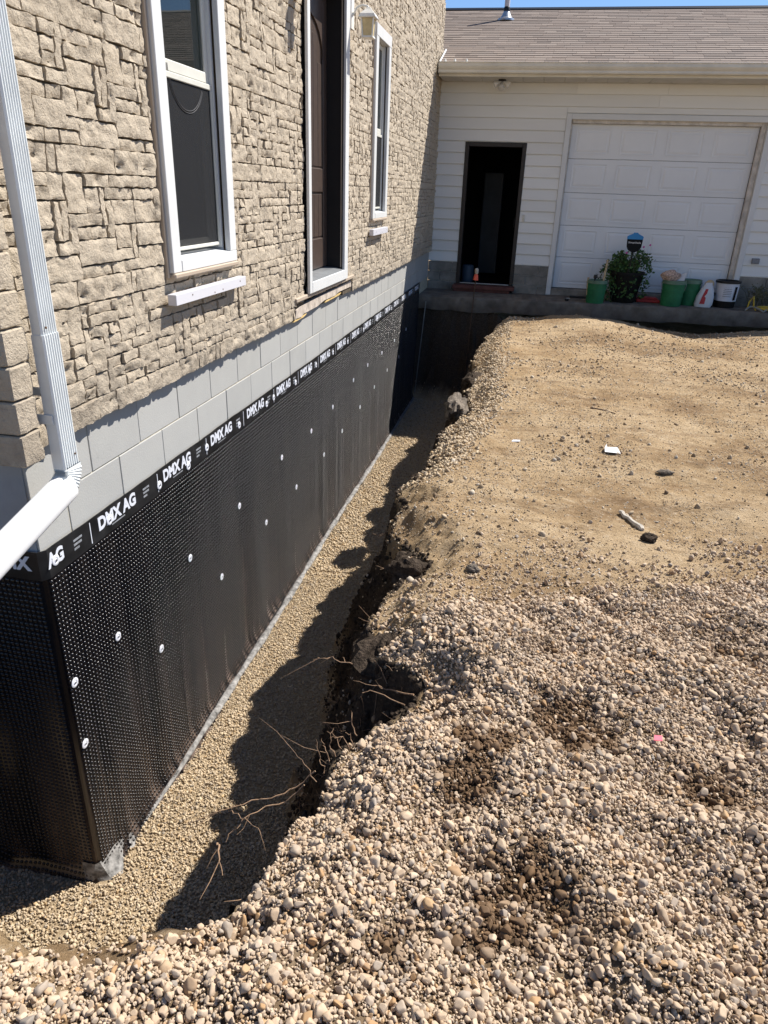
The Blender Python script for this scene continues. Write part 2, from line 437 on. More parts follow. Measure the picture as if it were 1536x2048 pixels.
    def build(s, name, mats, parent=None, smooth=False, loc=None):
        pw = WLOC.get(parent, Vector((0, 0, 0))) if parent else Vector((0, 0, 0))
        ol = Vector(loc) if loc is not None else (pw if parent else Vector((0, 0, 0)))
        me = s.mesh(name, mats, smooth, ol)
        o = bpy.data.objects.new(name, me); COL.objects.link(o)
        o.location = ol-pw
        if parent: o.parent = parent
        WLOC[o] = ol
        return o
def tag(o, label=None, cat=None, group=None, kind=None):
    if label: o['label'] = label
    if cat: o['category'] = cat
    if group: o['group'] = group
    if kind: o['kind'] = kind
    return o
def thing(name, label, cat, loc, group=None):
    o = bpy.data.objects.new(name, None); COL.objects.link(o); o.location = loc
    o.empty_display_size = .1; WLOC[o] = Vector(loc)
    return tag(o, label, cat, group)
def place_mesh(name, me, parent, loc):      # a part sharing mesh data; loc in world
    o = bpy.data.objects.new(name, me); COL.objects.link(o)
    o.parent = parent; o.location = Vector(loc)-WLOC[parent]; WLOC[o] = Vector(loc); return o
def np_mesh(name, V, F, mat, smooth=True, attr=None):
    me = bpy.data.meshes.new(name); V = np.asarray(V, np.float32); F = np.asarray(F, np.int32)
    me.vertices.add(len(V)); me.vertices.foreach_set('co', V.ravel())
    k = F.shape[1]
    me.loops.add(F.size); me.loops.foreach_set('vertex_index', F.ravel())
    me.polygons.add(len(F)); me.polygons.foreach_set('loop_start', np.arange(0, F.size, k, dtype=np.int32))
    me.polygons.foreach_set('loop_total', np.full(len(F), k, np.int32))
    me.polygons.foreach_set('use_smooth', np.full(len(F), bool(smooth)))
    me.materials.append(mat)
    if attr is not None:
        a = me.attributes.new('tint', 'FLOAT', 'POINT'); a.data.foreach_set('value', np.asarray(attr, np.float32))
    me.update(); me.validate(); return me

def scatter(name, P, S, R, mat, label=None, cat=None, parent=None, variants=6, subdiv=2, amp=.35, nscale=1.3, seed=0, facets=0, wet=None):
    """stuff: thousands of loose pieces as instances on a point cloud"""
    P = np.asarray(P, np.float32); N = len(P)
    pw = np.array(WLOC[parent]) if parent else np.zeros(3)
    me = bpy.data.meshes.new(name); me.vertices.add(N); me.vertices.foreach_set('co', (P-pw).astype(np.float32).ravel())
    for an, dat in (('scl', S), ('rot', R)):
        a = me.attributes.new(an, 'FLOAT_VECTOR', 'POINT'); a.data.foreach_set('vector', np.asarray(dat, np.float32).ravel())
    if wet is not None:
        a = me.attributes.new('wet', 'FLOAT', 'POINT'); a.data.foreach_set('value', np.asarray(wet, np.float32))
    a = me.attributes.new('var', 'INT', 'POINT'); a.data.foreach_set('value', RNG.integers(0, variants, N).astype(np.int32))
    me.materials.append(mat)
    o = bpy.data.objects.new(name, me); COL.objects.link(o)
    if parent: o.parent = parent
    WLOC[o] = Vector(pw)
    tag(o, label, cat, kind='stuff')
    g = bpy.data.node_groups.new(name+'_nodes', 'GeometryNodeTree')
    g.interface.new_socket('Geometry', in_out='INPUT', socket_type='NodeSocketGeometry')
    g.interface.new_socket('Geometry', in_out='OUTPUT', socket_type='NodeSocketGeometry')
    n = g.nodes; l = g.links
    gi = n.new('NodeGroupInput'); go = n.new('NodeGroupOutput')
    join = n.new('GeometryNodeJoinGeometry')
    for v in reversed(range(variants)):
        ico = n.new('GeometryNodeMeshIcoSphere'); ico.inputs['Radius'].default_value = 1.0; ico.inputs['Subdivisions'].default_value = subdiv
        sp = n.new('GeometryNodeSetPosition'); nz = n.new('ShaderNodeTexNoise'); nz.noise_dimensions = '4D'
        nz.inputs['Scale'].default_value = nscale; nz.inputs['Detail'].default_value = 1.5
        nz.inputs['W'].default_value = v*3.7+seed
        pos = n.new('GeometryNodeInputPosition'); l.new(pos.outputs[0], nz.inputs['Vector'])
        sub = n.new('ShaderNodeMath'); sub.operation = 'MULTIPLY_ADD'; sub.inputs[1].default_value = amp*2; sub.inputs[2].default_value = -amp
        l.new(nz.outputs[0], sub.inputs[0])
        sc = n.new('ShaderNodeVectorMath'); sc.operation = 'SCALE'; l.new(pos.outputs[0], sc.inputs[0]); l.new(sub.outputs[0], sc.inputs['Scale'])
        l.new(ico.outputs[0], sp.inputs[0]); l.new(sc.outputs[0], sp.inputs['Offset'])
        geo = sp.outputs[0]
        rgv = np.random.default_rng(900+seed*31+v)
        for _ in range(facets):   # cut a few flat faces so the stones are not round
            dv = rgv.normal(size=3); dv /= np.linalg.norm(dv); h = rgv.uniform(.48, .80)
            pp = n.new('GeometryNodeInputPosition'); dt = n.new('ShaderNodeVectorMath'); dt.operation = 'DOT_PRODUCT'
            dt.inputs[1].default_value = dv; l.new(pp.outputs[0], dt.inputs[0])
            su = n.new('ShaderNodeMath'); su.operation = 'SUBTRACT'; su.inputs[1].default_value = h; l.new(dt.outputs['Value'], su.inputs[0])
            mxn = n.new('ShaderNodeMath'); mxn.operation = 'MAXIMUM'; mxn.inputs[1].default_value = 0; l.new(su.outputs[0], mxn.inputs[0])
            ng = n.new('ShaderNodeVectorMath'); ng.operation = 'SCALE'; ng.inputs[0].default_value = -dv*.92; l.new(mxn.outputs[0], ng.inputs['Scale'])
            s2 = n.new('GeometryNodeSetPosition'); l.new(geo, s2.inputs[0]); l.new(ng.outputs[0], s2.inputs['Offset']); geo = s2.outputs[0]
        sm = n.new('GeometryNodeSetMaterial'); sm.inputs['Material'].default_value = mat
        l.new(geo, sm.inputs[0])
        ss = n.new('GeometryNodeSetShadeSmooth'); l.new(sm.outputs[0], ss.inputs[0])
        gt = n.new('GeometryNodeGeometryToInstance'); l.new(ss.outputs[0], gt.inputs[0]); l.new(gt.outputs[0], join.inputs[0])
    iop = n.new('GeometryNodeInstanceOnPoints'); iop.inputs['Pick Instance'].default_value = True
    l.new(gi.outputs[0], iop.inputs['Points']); l.new(join.outputs[0], iop.inputs['Instance'])
    for an, dt, sock in (('scl', 'FLOAT_VECTOR', 'Scale'), ('rot', 'FLOAT_VECTOR', 'Rotation'), ('var', 'INT', 'Instance Index')):
        na = n.new('GeometryNodeInputNamedAttribute'); na.data_type = dt; na.inputs['Name'].default_value = an
        l.new(na.outputs['Attribute'], iop.inputs[sock])
    l.new(iop.outputs[0], go.inputs[0])
    md = o.modifiers.new('scatter', 'NODES'); md.node_group = g
    return o

# ================================================================== GROUND
LIP = [(-60, .93), (-1.0, .97), (.6, 1.0), (.92, 1.06), (1.14, 1.18), (1.19, 1.4), (1.21, 1.58), (1.25, 1.73), (1.30, 1.94), (1.38, 2.08),
       (1.52, 2.18), (1.50, 2.30), (1.27, 2.42), (1.21, 2.6), (1.17, 2.85), (1.20, 3.0), (1.33, 3.2), (1.37, 3.36), (1.24, 3.52), (1.10, 3.66),
       (1.08, 3.82), (1.13, 4.0), (1.03, 4.25), (1.09, 4.5), (1.20, 4.8), (1.12, 5.05), (1.20, 5.3), (1.15, 5.6), (1.29, 6.0), (1.34, 6.4),
       (1.24, 6.8), (1.27, 7.5), (1.19, 8.2), (1.22, 8.9), (1.31, 9.8), (1.35, 10.7), (1.5, 11.2), (1.62, 11.66), (-60, 11.66)]
LIP = np.array(LIP, float)
def lip_dist(x, y):
    """signed distance to the dig outline, positive inside the trench"""
    x = np.asarray(x, float); y = np.asarray(y, float)
    d = np.full(x.shape, 1e9); ins = np.zeros(x.shape, bool)
    for i in range(len(LIP)):
        a = LIP[i]; b = LIP[(i+1) % len(LIP)]; e = b-a
        t = np.clip(((x-a[0])*e[0]+(y-a[1])*e[1])/(e @ e), 0, 1)
        d = np.minimum(d, np.hypot(x-a[0]-t*e[0], y-a[1]-t*e[1]))
        c = ((a[1] > y) != (b[1] > y))
        if abs(e[1]) > 1e-9: ins ^= c & (x < a[0]+(y-a[1])*e[0]/e[1])
    return np.where(ins, d, -d)
FLOOR = -1.42
def gravel_edge(x):   # far limit (y) of the stone spread in the foreground
    return np.interp(x, [.9, 1.40, 1.65, 2.0, 2.5, 3.06, 4.5, 8], [2.2, 2.62, 2.83, 3.02, 3.18, 3.40, 3.75, 4.6])
WET = [(1.75,1.90,.10,1.2),(2.07,2.10,.15,1.0),(1.90,1.40,.12,1.0),(1.945,2.51,.12,.55),(2.51,1.90,.15,.7),(1.82,1.22,.10,.6),(2.756,2.68,.2,.5),(1.715,1.70,.09,.9),(1.585,1.14,.08,.6),(2.10,1.23,.10,.4)]   # damp hollows in the stone spread: x, y, radius, depth
def wetness(x, y):
    w = 0; x = x+.07*fbm(x*6, y*6, 260, 3); y = y+.07*fbm(x*6+9, y*6, 261, 3)
    for cx, cy, r, k in WET: w = w + k*np.exp(-(((x-cx)/(r*1.1))**2+((y-cy)/(r*1.25))**2))
    return w
def zg(x, y):
    x = np.asarray(x, float); y = np.asarray(y, float)
    d = lip_dist(x, y)
    d = d + .075*fbm(x*5.5, y*5.5, 3, 4) + .05*fbm(x*17, y*17, 5, 3)
    base = .10*sstep(4, 10, y) + .035*fbm(x*.9, y*.9, 8, 3) + .022*fbm(x*3.3, y*3.3, 21, 4)+.014*fbm(x*11, y*11, 31, 4)
    # heaps near the far end, then a fall to the slab
    base = base + .09*np.exp(-((x-2.5)/.8)**2)*sstep(8.8, 10.1, y) + .07*np.exp(-((x-5.3)/.8)**2)*sstep(8.8, 10.1, y) - .05*np.exp(-((x-3.9)/.5)**2)*sstep(9.3, 10.1, y)
    base = base - .30*sstep(10.35, 11.1, y)*sstep(1.2, 1.6, x)
    ge = gravel_edge(x)
    gz = sstep(.05, -.15, y-ge)
    base = base + gz*(.035 + .085*fbm(x*2.4, y*2.4, 40, 3)+.04*fbm(x*7, y*7, 44, 2) - .030*np.minimum(wetness(x, y), 1.0))
    drop = -.14*sstep(-.26, .02, d)
    k = np.clip(d/.40, 0, 1)
    wall = k**.82
    lumps = .17*fbm(x*8, y*8, 60, 5)*np.sin(np.pi*np.clip(d/.45, 0, 1))
    fl = FLOOR + .025*fbm(x*1.6, y*1.6, 70, 3) + .05*np.exp(-np.maximum(0, .45-d)/.2*0)*0
    top = base+drop
    return np.where(d <= 0, top, top+(fl-top)*wall+lumps)
def axis(*segs):
    out = []
    for a, b, h in segs: out += list(np.arange(a, b-1e-6, h))
    return np.array(out+[segs[-1][1]])
gx = np.concatenate([[-60, -30, -12, -6], axis((-3, -.1, .1), (-.1, .55, .04), (.55, 1.75, .02), (1.75, 4.4, .033), (4.4, 9, .12), (9, 16, .7)), [20, 28, 40, 60, 90]])
gy = np.concatenate([[-90, -50, -25, -12, -6, -3, -1.5, -.6, 0], axis((.25, .8, .05), (.8, 6, .023), (6, 11.4, .036), (11.4, 11.7, .03)), [12.2]])
GX, GY = np.meshgrid(gx, gy)
GZ = zg(GX, GY)
GZ = np.where(GY > 11.75, np.where(GX > 0, -.3, -1.5), GZ)
V = np.stack([GX, GY, GZ], -1).reshape(-1, 3)
nx, ny = len(gx), len(gy)
ii = np.arange(nx*ny).reshape(ny, nx)
F = np.stack([ii[:-1, :-1], ii[:-1, 1:], ii[1:, 1:], ii[1:, :-1]], -1).reshape(-1, 4)
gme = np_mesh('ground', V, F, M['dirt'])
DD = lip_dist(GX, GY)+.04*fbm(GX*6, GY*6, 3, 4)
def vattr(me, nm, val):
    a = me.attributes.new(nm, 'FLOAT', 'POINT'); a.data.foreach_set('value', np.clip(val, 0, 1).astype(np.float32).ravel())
vattr(gme, 'soil', np.maximum(sstep(-.03, .06, DD), sstep(10.9, 11.3, GY)))  # cut-bank subsoil; a band before the slab is darkened the same way
vattr(gme, 'bed', sstep(.0, -.15, GY-gravel_edge(GX)+.1*fbm(GX*4, GY*4, 200, 3))*sstep(0, -.10, DD)*sstep(.55, 1.25, GX+.2*fbm(GX*3, GY*3, 201, 2)))
vattr(gme, 'wet', (wetness(GX, GY)-.2)*1.2)
vattr(gme, 'floor', sstep(FLOOR+.22, FLOOR+.06, GZ))
go = bpy.data.objects.new('ground', gme); COL.objects.link(go)
tag(go, 'tan bare dirt yard with a deep trench dug along the house', kind='structure')
WLOC[go] = Vector((0, 0, 0))
yb = MB(); yb.add([(-150, 12.2, -.32), (150, 12.2, -.32), (150, 260, -.32), (-150, 260, -.32)], [(0, 1, 2, 3)])
tag(yb.build('terrain', M['dirt']), 'flat earth stretching away behind the garage', kind='structure')

# concrete walk in front of the garage
cw = MB(); rows = []
xs = np.arange(-.02, 9.6, .06)
fy = 11.62 + .02*(xs > 1) + np.clip((xs-1)/4, 0, 1)*.28 + .02*fbm(xs*3, xs*0, 90, 4)+.012*fbm(xs*14, xs*0, 92, 3)
bot = -.03 + .03*fbm(xs*4, xs*0+3, 93, 3)
for yy, zz, noisy in ((12.62, .185, 0), (0, .19, 1), (1, .178, 2), (2, .10, 3), (3, 0, 4), (4, 0, 5)):
    r = []
    for i, x in enumerate(xs):
        if noisy == 0: r.append((x, 12.62, .185))
        elif noisy == 1: r.append((x, fy[i]+.02, .187))
        elif noisy == 2: r.append((x, fy[i], .170+.006*math.sin(i*1.7)))
        elif noisy == 3: r.append((x, fy[i]-.012+.012*math.sin(i*2.3), .08))
        elif noisy == 4: r.append((x, fy[i]+.02+.01*math.sin(i*.9), bot[i]))
        else: r.append((x, 12.55, bot[i]))
    rows.append(r)
cw.grid(rows)
o = cw.build('walkway', M['concrete'], smooth=True); tag(o, 'worn concrete walk with a ragged broken front edge', kind='structure')

# ================================================================== HOUSE
HOUSE = thing('house', 'two-storey house clad in tan faux stone panels above grey blocks', 'house', (0, 2.127, -1.45))
SX = .052                     # mean face of the stone panels
PH, PW = .4665, 1.05          # one moulded panel
Z0 = .785
OPEN = [(3.245, 4.097, 1.283, 3.125), (5.448, 6.66, .925, 3.22), (7.66, 8.47, 1.395, 3.14)]
CUT = OPEN + [(5.22, 6.98, .70, .895)]
def mould(seed):
    rg = random.Random(seed); W, H = 24, 10
    occ = np.zeros((H, W), bool); out = []
    big = [(5, 2), (6, 2), (4, 2), (7, 2), (1, 2), (3, 2)]
    small = [(4, 2)]*4+[(3, 2)]*4+[(5, 2)]*2+[(2, 3)]+[(3, 1)]*5+[(4, 1)]*5+[(2, 1)]*4+[(1, 3)]+[(2, 2)]*4+[(5, 1)]*4+[(5, 2)]*2+[(6, 2)]*2+[(3, 3)]
    for r in range(H):
        for c in range(W):
            if occ[r, c]: continue
            opts = (big if r == 0 else small)[:]; rg.shuffle(opts)
            for w, h in opts+[(2, 1), (1, 1)]:
                if c+w > W or r+h > H: continue
                if occ[r:r+h, c:c+w].any(): continue
                occ[r:r+h, c:c+w] = True
                out.append((c*PW/W, (c+w)*PW/W, r*PH/H, (r+h)*PH/H)); break
    return out
def stone_arrays(y0, y1, z0, z1, seed, relief=1.0):
    """rough split-face stone: y,z local to the rectangle centre, x out of the wall"""
    g = .0026; w, h = y1-y0, z1-z0
    n = int(np.clip(round(w/.014), 3, 18)); m = int(np.clip(round(h/.014), 3, 12))
    us = np.concatenate([[0, 0], np.linspace(0, 1, n+1)[1:-1], [1, 1]]); vs = np.concatenate([[0, 0], np.linspace(0, 1, m+1)[1:-1], [1, 1]])
    iu = np.arange(len(us)); iv = np.arange(len(vs))
    U, Vv = np.meshgrid(us, vs); IU, IV = np.meshgrid(iu, iv)
    rg = np.random.default_rng(seed)
    tiltu, tiltv, lift = rg.uniform(-.004, .004), rg.uniform(-.003, .004), rg.uniform(-.003, .004)
    border = (IU == 0) | (IU == len(us)-1) | (IV == 0) | (IV == len(vs)-1)
    Y = (U-.5)*(w-2*g); Z = (Vv-.5)*(h-2*g)
    wob = .0042
    Y = Y + wob*fbm(Z*30+seed, Y*8, 2, 2)*1.6; Z = Z + wob*fbm(Y*30+seed*1.7, Z*8, 4, 2)*1.8
    # the face ring is pulled in a little from the border
    ed = np.minimum(np.minimum(U, 1-U)*w, np.minimum(Vv, 1-Vv)*h)
    rel = .011*fbm(Y*13+seed*3.1, Z*13, 6, 3) + .012*np.abs(fbm(Y*34+seed, Z*34, 9, 2)) + .006*fbm(Y*70, Z*70+seed, 12, 2)
    dome = .0025*sstep(0, .008, ed)
    X = (SX-.030-.010) + .034 + lift + (tiltu*(U-.5)+tiltv*(Vv-.5))*1.6 + relief*rel + dome - .005
    chip = (rg.random() < .25)
    if chip:
        cy, cz = rg.uniform(-.3, .3)*w, rg.uniform(-.3, .3)*h
        X = X - .018*np.exp(-(((Y-cy)/.022)**2+((Z-cz)/.012)**2))
    ring = (~border) & ((IU == 1) | (IU == len(us)-2) | (IV == 1) | (IV == len(vs)-2))
    sh = np.where(ring, 1-.0035/max(w, h)*2, 1.0)
    Y = np.where(ring, Y*(1-.0018/w), Y); Z = np.where(ring, Z*(1-.0018/h), Z)
    X = np.where(border, .031, X)
    G = np.stack([X, Y, Z], -1); fc = G[1:-1, 1:-1]; nv, nu = fc.shape[:2]
    P = [fc.reshape(-1, 3)]; q = np.arange(nu*nv).reshape(nv, nu); o = nu*nv
    Fs = [np.stack([q[:-1, :-1], q[:-1, 1:], q[1:, 1:], q[1:, :-1]], -1).reshape(-1, 4)]
    # returns into the joint, with their own vertices so that the arris stays sharp
    for inn, out in ((fc[0], G[0, 1:-1]), (fc[-1][::-1], G[-1, 1:-1][::-1]), (fc[:, 0][::-1], G[1:-1, 0][::-1]), (fc[:, -1], G[1:-1, -1])):
        k = len(inn); P += [inn, out]; t = np.arange(k-1)
        Fs.append(np.stack([o+t, o+k+t, o+k+t+1, o+t+1], -1)); o += 2*k
    return np.concatenate(P), np.concatenate(Fs)
def clip_rect(r, cuts):
    """rectangle minus openings: keeps the largest piece"""
    pcs = [r]
    for c in cuts:
        nxt = []
        for (a, b, e, f) in pcs:
            if c[0] >= b or c[1] <= a or c[2] >= f or c[3] <= e: nxt.append((a, b, e, f)); continue
            if c[0] > a: nxt.append((a, c[0], e, f))
            if c[1] < b: nxt.append((c[1], b, e, f))
            ya, yb_ = max(a, c[0]), min(b, c[1])
            if c[2] > e: nxt.append((ya, yb_, e, c[2]))
            if c[3] < f: nxt.append((ya, yb_, c[3], f))
        pcs = nxt
    return [p for p in pcs if p[1]-p[0] > .018 and p[3]-p[2] > .018]
moulds = [mould(s) for s in (3, 8, 14)]
YA, YB, ZT = 2.155, 12.60, Z0+PH*9
stones = []   # (rect, mould key or None, seed)
rgo = random.Random(5)
for row in range(9):
    off = YA - [.62, .18, .86, .40, .05, .71, .33, .9, .5][row]
    k = 0
    while off < YB:
        mi = (row*2+k) % 3
        for si, (a, b, e, f_) in enumerate(moulds[mi]):
            r = (off+a, off+b, Z0+row*PH+e, Z0+row*PH+f_)
            if r[1] <= YA+.01 or r[0] >= YB-.01: continue
            rc = (max(r[0], YA), min(r[1], YB), r[2], r[3])
            pcs = clip_rect(rc, CUT)
            for p in pcs:
                whole = all(abs(p[q]-r[q]) < 1e-6 for q in range(4))
                stones.append((p, (mi, si) if whole else None, mi*100+si))
        off += PW; k += 1
cent = np.array([[SX, (r[0]+r[1])/2, (r[2]+r[3])/2] for r, _, _ in stones])
area = np.array([(r[1]-r[0])*(r[3]-r[2]) for r, _, _ in stones])
px_, py_, w_ = project(cent)
vis = (px_ > -20) & (px_ < 1556) & (py_ > -20) & (py_ < 2068)
score = np.where(vis, area*FPX*FPX/w_**3, 0)*np.where(cent[:, 1] > 2.5, 1, .7)
order = np.argsort(-score)
single = set(order[:295].tolist())
cache = {}; jV = []; jF = []; jo = 0; jT = []
for i, (r, key, sd) in enumerate(stones):
    w, h = r[1]-r[0], r[3]-r[2]
    kk = key if key else ('u', i)
    if kk not in cache: cache[kk] = [stone_arrays(0, w, 0, h, sd), None]
    P, Fq = cache[kk][0]
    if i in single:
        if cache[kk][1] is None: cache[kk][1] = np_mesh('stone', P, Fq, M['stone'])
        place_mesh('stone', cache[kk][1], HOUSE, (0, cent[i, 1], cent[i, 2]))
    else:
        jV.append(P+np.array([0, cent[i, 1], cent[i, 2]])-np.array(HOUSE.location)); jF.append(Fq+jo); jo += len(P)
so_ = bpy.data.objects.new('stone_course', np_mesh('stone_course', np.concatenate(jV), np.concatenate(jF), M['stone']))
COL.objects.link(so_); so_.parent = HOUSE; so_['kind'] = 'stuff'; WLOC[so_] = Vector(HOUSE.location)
# backing wall around the openings
wb = MB(); ys = [2.085, OPEN[0][0], OPEN[0][1], OPEN[1][0], OPEN[1][1], OPEN[2][0], OPEN[2][1], 12.607]
for i in range(7):
    if i % 2 == 0: wb.box(-.19, .030, ys[i], ys[i+1], Z0+.004, 5.25)
    else:
        o_ = OPEN[i//2]
        lo = .90 if i == 3 else Z0+.004
        if o_[2]-lo > .01: wb.box(-.19, .030, ys[i], ys[i+1], lo, o_[2])
        wb.box(-.19, .030, ys[i], ys[i+1], o_[3], 5.25)
wb.box(-6, -.1905, 2.085, 2.26, Z0+.004, 5.25)         # near gable side
wb.box(-6, -.1905, 12.44, 12.606, -1.5, 5.25)
wb.build('wall', M['stone_back'], HOUSE)
ib = MB()
for o_ in OPEN:
    a, b, e, f_ = o_[0]-.1, o_[1]+.1, o_[2]-.1, o_[3]+.1
    ib.box(-.78, -.76, a, b, e, f_); ib.box(-.76, -.195, a-.02, a, e, f_); ib.box(-.76, -.195, b, b+.02, e, f_)
    ib.box(-.76, -.195, a, b, e-.02, e); ib.box(-.76, -.195, a, b, f_, f_+.02)
ib.build('interior', M['dark'], HOUSE)
# corner stones: L-shaped quoins, alternately long and short
cz = Z0; k = 0
while cz < 5.2:
    h = PH/4; rg = random.Random(k+50)
    ly = .108 + (.010 if k % 2 else 0) + rg.uniform(-.008, .008); lx = .20 if k % 2 else .16
    m = MB(); n = 5
    y0 = 1.992; x1 = .120
    rings = []
    prof = [0, .005, h*.3, h*.55, h*.8, h-.005, h]
    for pi, q in enumerate(prof):
        ins = .005 if pi in (0, len(prof)-1) else 0.0
        jj = lambda s: .006*(vnoise(np.array([k*3.1+s*1.7]), np.array([pi*.9]), 3)[0]*2-1)
        zz = cz+.003+q*(h-.006)/h
        ring = [(-lx, y0+ins+jj(0), zz), (-lx*.5, y0+ins+jj(1), zz), (x1-.012, y0+ins+jj(2)*.5, zz), (x1-ins-.002, y0+.006+ins, zz), (x1-ins+jj(4), y0+.03, zz), (x1-ins+jj(5), y0+ly*.6, zz),
                (x1-ins+jj(6)-.004, y0+ly-.004, zz), (.02, y0+ly, zz), (-.02, y0+.10, zz), (-lx, y0+.092, zz)]
        rings.append(ring)
    m.loft(rings)
    m.build('corner_stone', M['stone'], HOUSE, smooth=True)
    cz += h; k += 1
# eave of the house, out of frame
ev = MB(); ev.box(-6.4, .42, 1.7, 12.9, 5.26, 5.40); ev.add([(-6.4, 1.7, 5.41), (.42, 1.7, 5.41), (.42, 12.9, 5.41), (-6.4, 12.9, 5.41), (-3, 1.7, 7.0), (-3, 12.9, 7.0)], [(1, 2, 5, 4), (0, 4, 5, 3), (0, 1, 4), (2, 3, 5)])
ev.build('roof', M['shingle'], HOUSE)
# foundation
fb = MB(); fb.box(-.19, -.0038, 2.14, 12.6, -1.6, Z0+.002); fb.box(-6, -.1905, 2.127, 2.3, -1.6, Z0+.002)
fb.build('foundation_wall', M['mortar_cream'], HOUSE)
pf = MB(); pf.box(-6, -.010, 2.122, 2.139, -1.6, Z0+.001); pf.build('parged_face', M['parge'], HOUSE)
for row, (za, zb) in enumerate(((.3605, .5575), (.5633, .783))):
    y = (2.335 if row == 0 else 2.53)-.4064
    while y < 12.59:
        a, b = max(y+.0024, 2.1275), min(y+.4040, 12.59)
        if b-a > .05:
            m = MB(); m.bbox(-.05, RNG.uniform(-.0012, .0012), a, b, za, zb, .0025); m.build('block', M['block'], HOUSE)
        y += .4064

# windows and door
def board(m, x0, x1, y0, y1, z0, z1, b=.003): m.bbox(x0, x1, y0, y1, z0, z1, b)
def window(Y0, Y1, Z0_, Z1_, cw, wname):
    m = MB(); xf = .080
    board(m, .050, xf, Y0-cw, Y0, Z0_-.055, Z1_+.001); board(m, .050, xf, Y1, Y1+cw, Z0_+.001, Z1_+.001)
    board(m, .036, xf+.002, Y0+.0005, Y1+cw-.001, Z0_-.055, Z0_); board(m, .036, xf+.001, Y0-cw, Y1+cw, Z1_+.0015, Z1_+.10)
    w = m.build('window', M['white_pvc'], HOUSE)
    t = MB(); a, b, e, f_ = Y0-cw, Y1+cw, Z0_-.055, Z1_+.10
    t.bbox(.031, .060, a-.018, a-.001, e-.022, f_+.02, .003); t.bbox(.031, .064, b+.001, b+.020, e-.022, f_+.02, .003)
    t.bbox(.031, .088, a-.0005, b+.0005, e-.026, e-.001, .006); t.bbox(.031, .064, a-.0005, b+.0005, f_+.001, f_+.02, .003)
    t.build('trim_channel', M['trim_tan'], w)
    j = MB(); j.box(-.10, .0355, Y0-.012, Y0, Z0_-.01, Z1_+.01); j.box(-.10, .0355, Y1, Y1+.012, Z0_-.01, Z1_+.01); j.box(-.10, .0355, Y0+.0005, Y1-.0005, Z1_, Z1_+.012)
    for x in (.024, -.012, -.046): j.box(x-.0125, x+.0125, Y1-.0142, Y1-.0005, Z0_+.02, Z1_-.002); j.box(x-.0125, x+.0125, Y0+.0005, Y0+.0142, Z0_+.02, Z1_-.002)
    j.build('jamb', M['white_pvc'], w)
    s = MB(); s.prism([(.079, Z0_-.012), (.079, Z0_-.001), (-.10, Z0_+.028), (-.10, Z0_-.012)], lambda p, q, d: (p, d, q), Y0+.0005, Y1-.0005)
    s.build('sill', M['white_pvc'], w)
    zm = (Z0_+Z1_)/2+.0
    def sash(x0, x1, za, zb, top, nm):
        q = MB(); r = .038
        q.bbox(x0, x1, Y0+.015, Y0+.015+r, za, zb, .004); q.bbox(x0, x1, Y1-.015-r, Y1-.015, za, zb, .004)
        q.bbox(x0, x1+.003, Y0+.0155+r, Y1-.0155-r, za, za+.05, .005); q.bbox(x0, x1, Y0+.0155+r, Y1-.0155-r, zb-.04, zb, .004)
        sO = q.build('sash', M['sash'], w)
        p = MB(); xc = (x0+x1)/2; p.box(xc-.003, xc+.003, Y0+.014+r, Y1-.014-r, za+.049, zb-.039); p.build('pane', M['glass'], w)
    sash(-.008, .018, zm-.025, Z1_-.004, 0, 'up')
    sash(-.044, -.016, Z0_+.024, zm+.02, 0, 'low')
    sc = MB(); sc.box(.0225, .0240, Y0+.020, Y1-.020, Z0_+.05, zm-.03); sc.build('insect_screen', M['screen'], w)
    sf = MB(); sf.bbox(.0185, .0310, Y0+.0145, Y1-.0145, zm-.052, zm-.026, .003); sf.bbox(.0185, .0310, Y1-.030, Y1-.0146, Z0_+.036, zm-.0525, .003); sf.bbox(.0185, .0310, Y0+.0146, Y0+.030, Z0_+.036, zm-.0525, .003)
    sf.bbox(.0185, .0310, Y0+.0305, Y1-.0305, Z0_+.033, Z0_+.05, .003)
    sf.build('screen_frame', M['sash'], w)
    cu = MB(); cu.box(-.185, -.18, Y0+.02, Y0+.44*(Y1-Y0)/.6, Z0_+.10, Z1_); cu.build('blind', M['curtain'], w)
    return w
W1 = window(3.354, 3.956, 1.358, 3.005, .088, 'a')
W3 = window(7.79, 8.30, 1.475, 3.010, .108, 'b')
# curved reflection in the near window, modelled as thin grey arcs
sm = MB(); 
for rr in (.30, .315): sm.tube([(.0265, 3.66+rr*math.cos(t)*.62, 2.20+rr*math.sin(t)*.62) for t in np.linspace(math.pi*1.02, math.pi*1.85, 18)], .0016, 5)
sm.build('reflection_arc', M['reflection_dim'], W1)

# front door
d = MB(); xf = .084
board(d, .062, xf, 5.455, 5.520, .945, 3.12); board(d, .062, xf, 6.515, 6.635, .945, 3.12); board(d, .062, xf+.001, 5.455, 6.635, 3.1205, 3.20)
board(d, .030, xf+.002, 5.5205, 6.5145, .945, 1.028)
DR = d.build('door_frame', M['white_pvc'], HOUSE)
t = MB(); t.bbox(.031, .066, 6.636, 6.657, .93, 3.21, .003); t.bbox(.031, .068, 5.17, 6.97, .912, .9445, .006); t.build('trim_channel', M['trim_tan'], DR)
j = MB(); j.box(-.16, .0615, 5.500, 5.518, .99, 3.10); j.box(-.16, .0615, 6.517, 6.535, .99, 3.10); j.box(-.16, .0615, 5.5205, 6.5145, 3.085, 3.10); j.build('jamb', M['door_jamb'], DR)
js = MB(); js.box(.044, .052, 6.510, 6.5168, 1.05, 3.08); js.build('weather_strip', M['trim_tan'], DR)
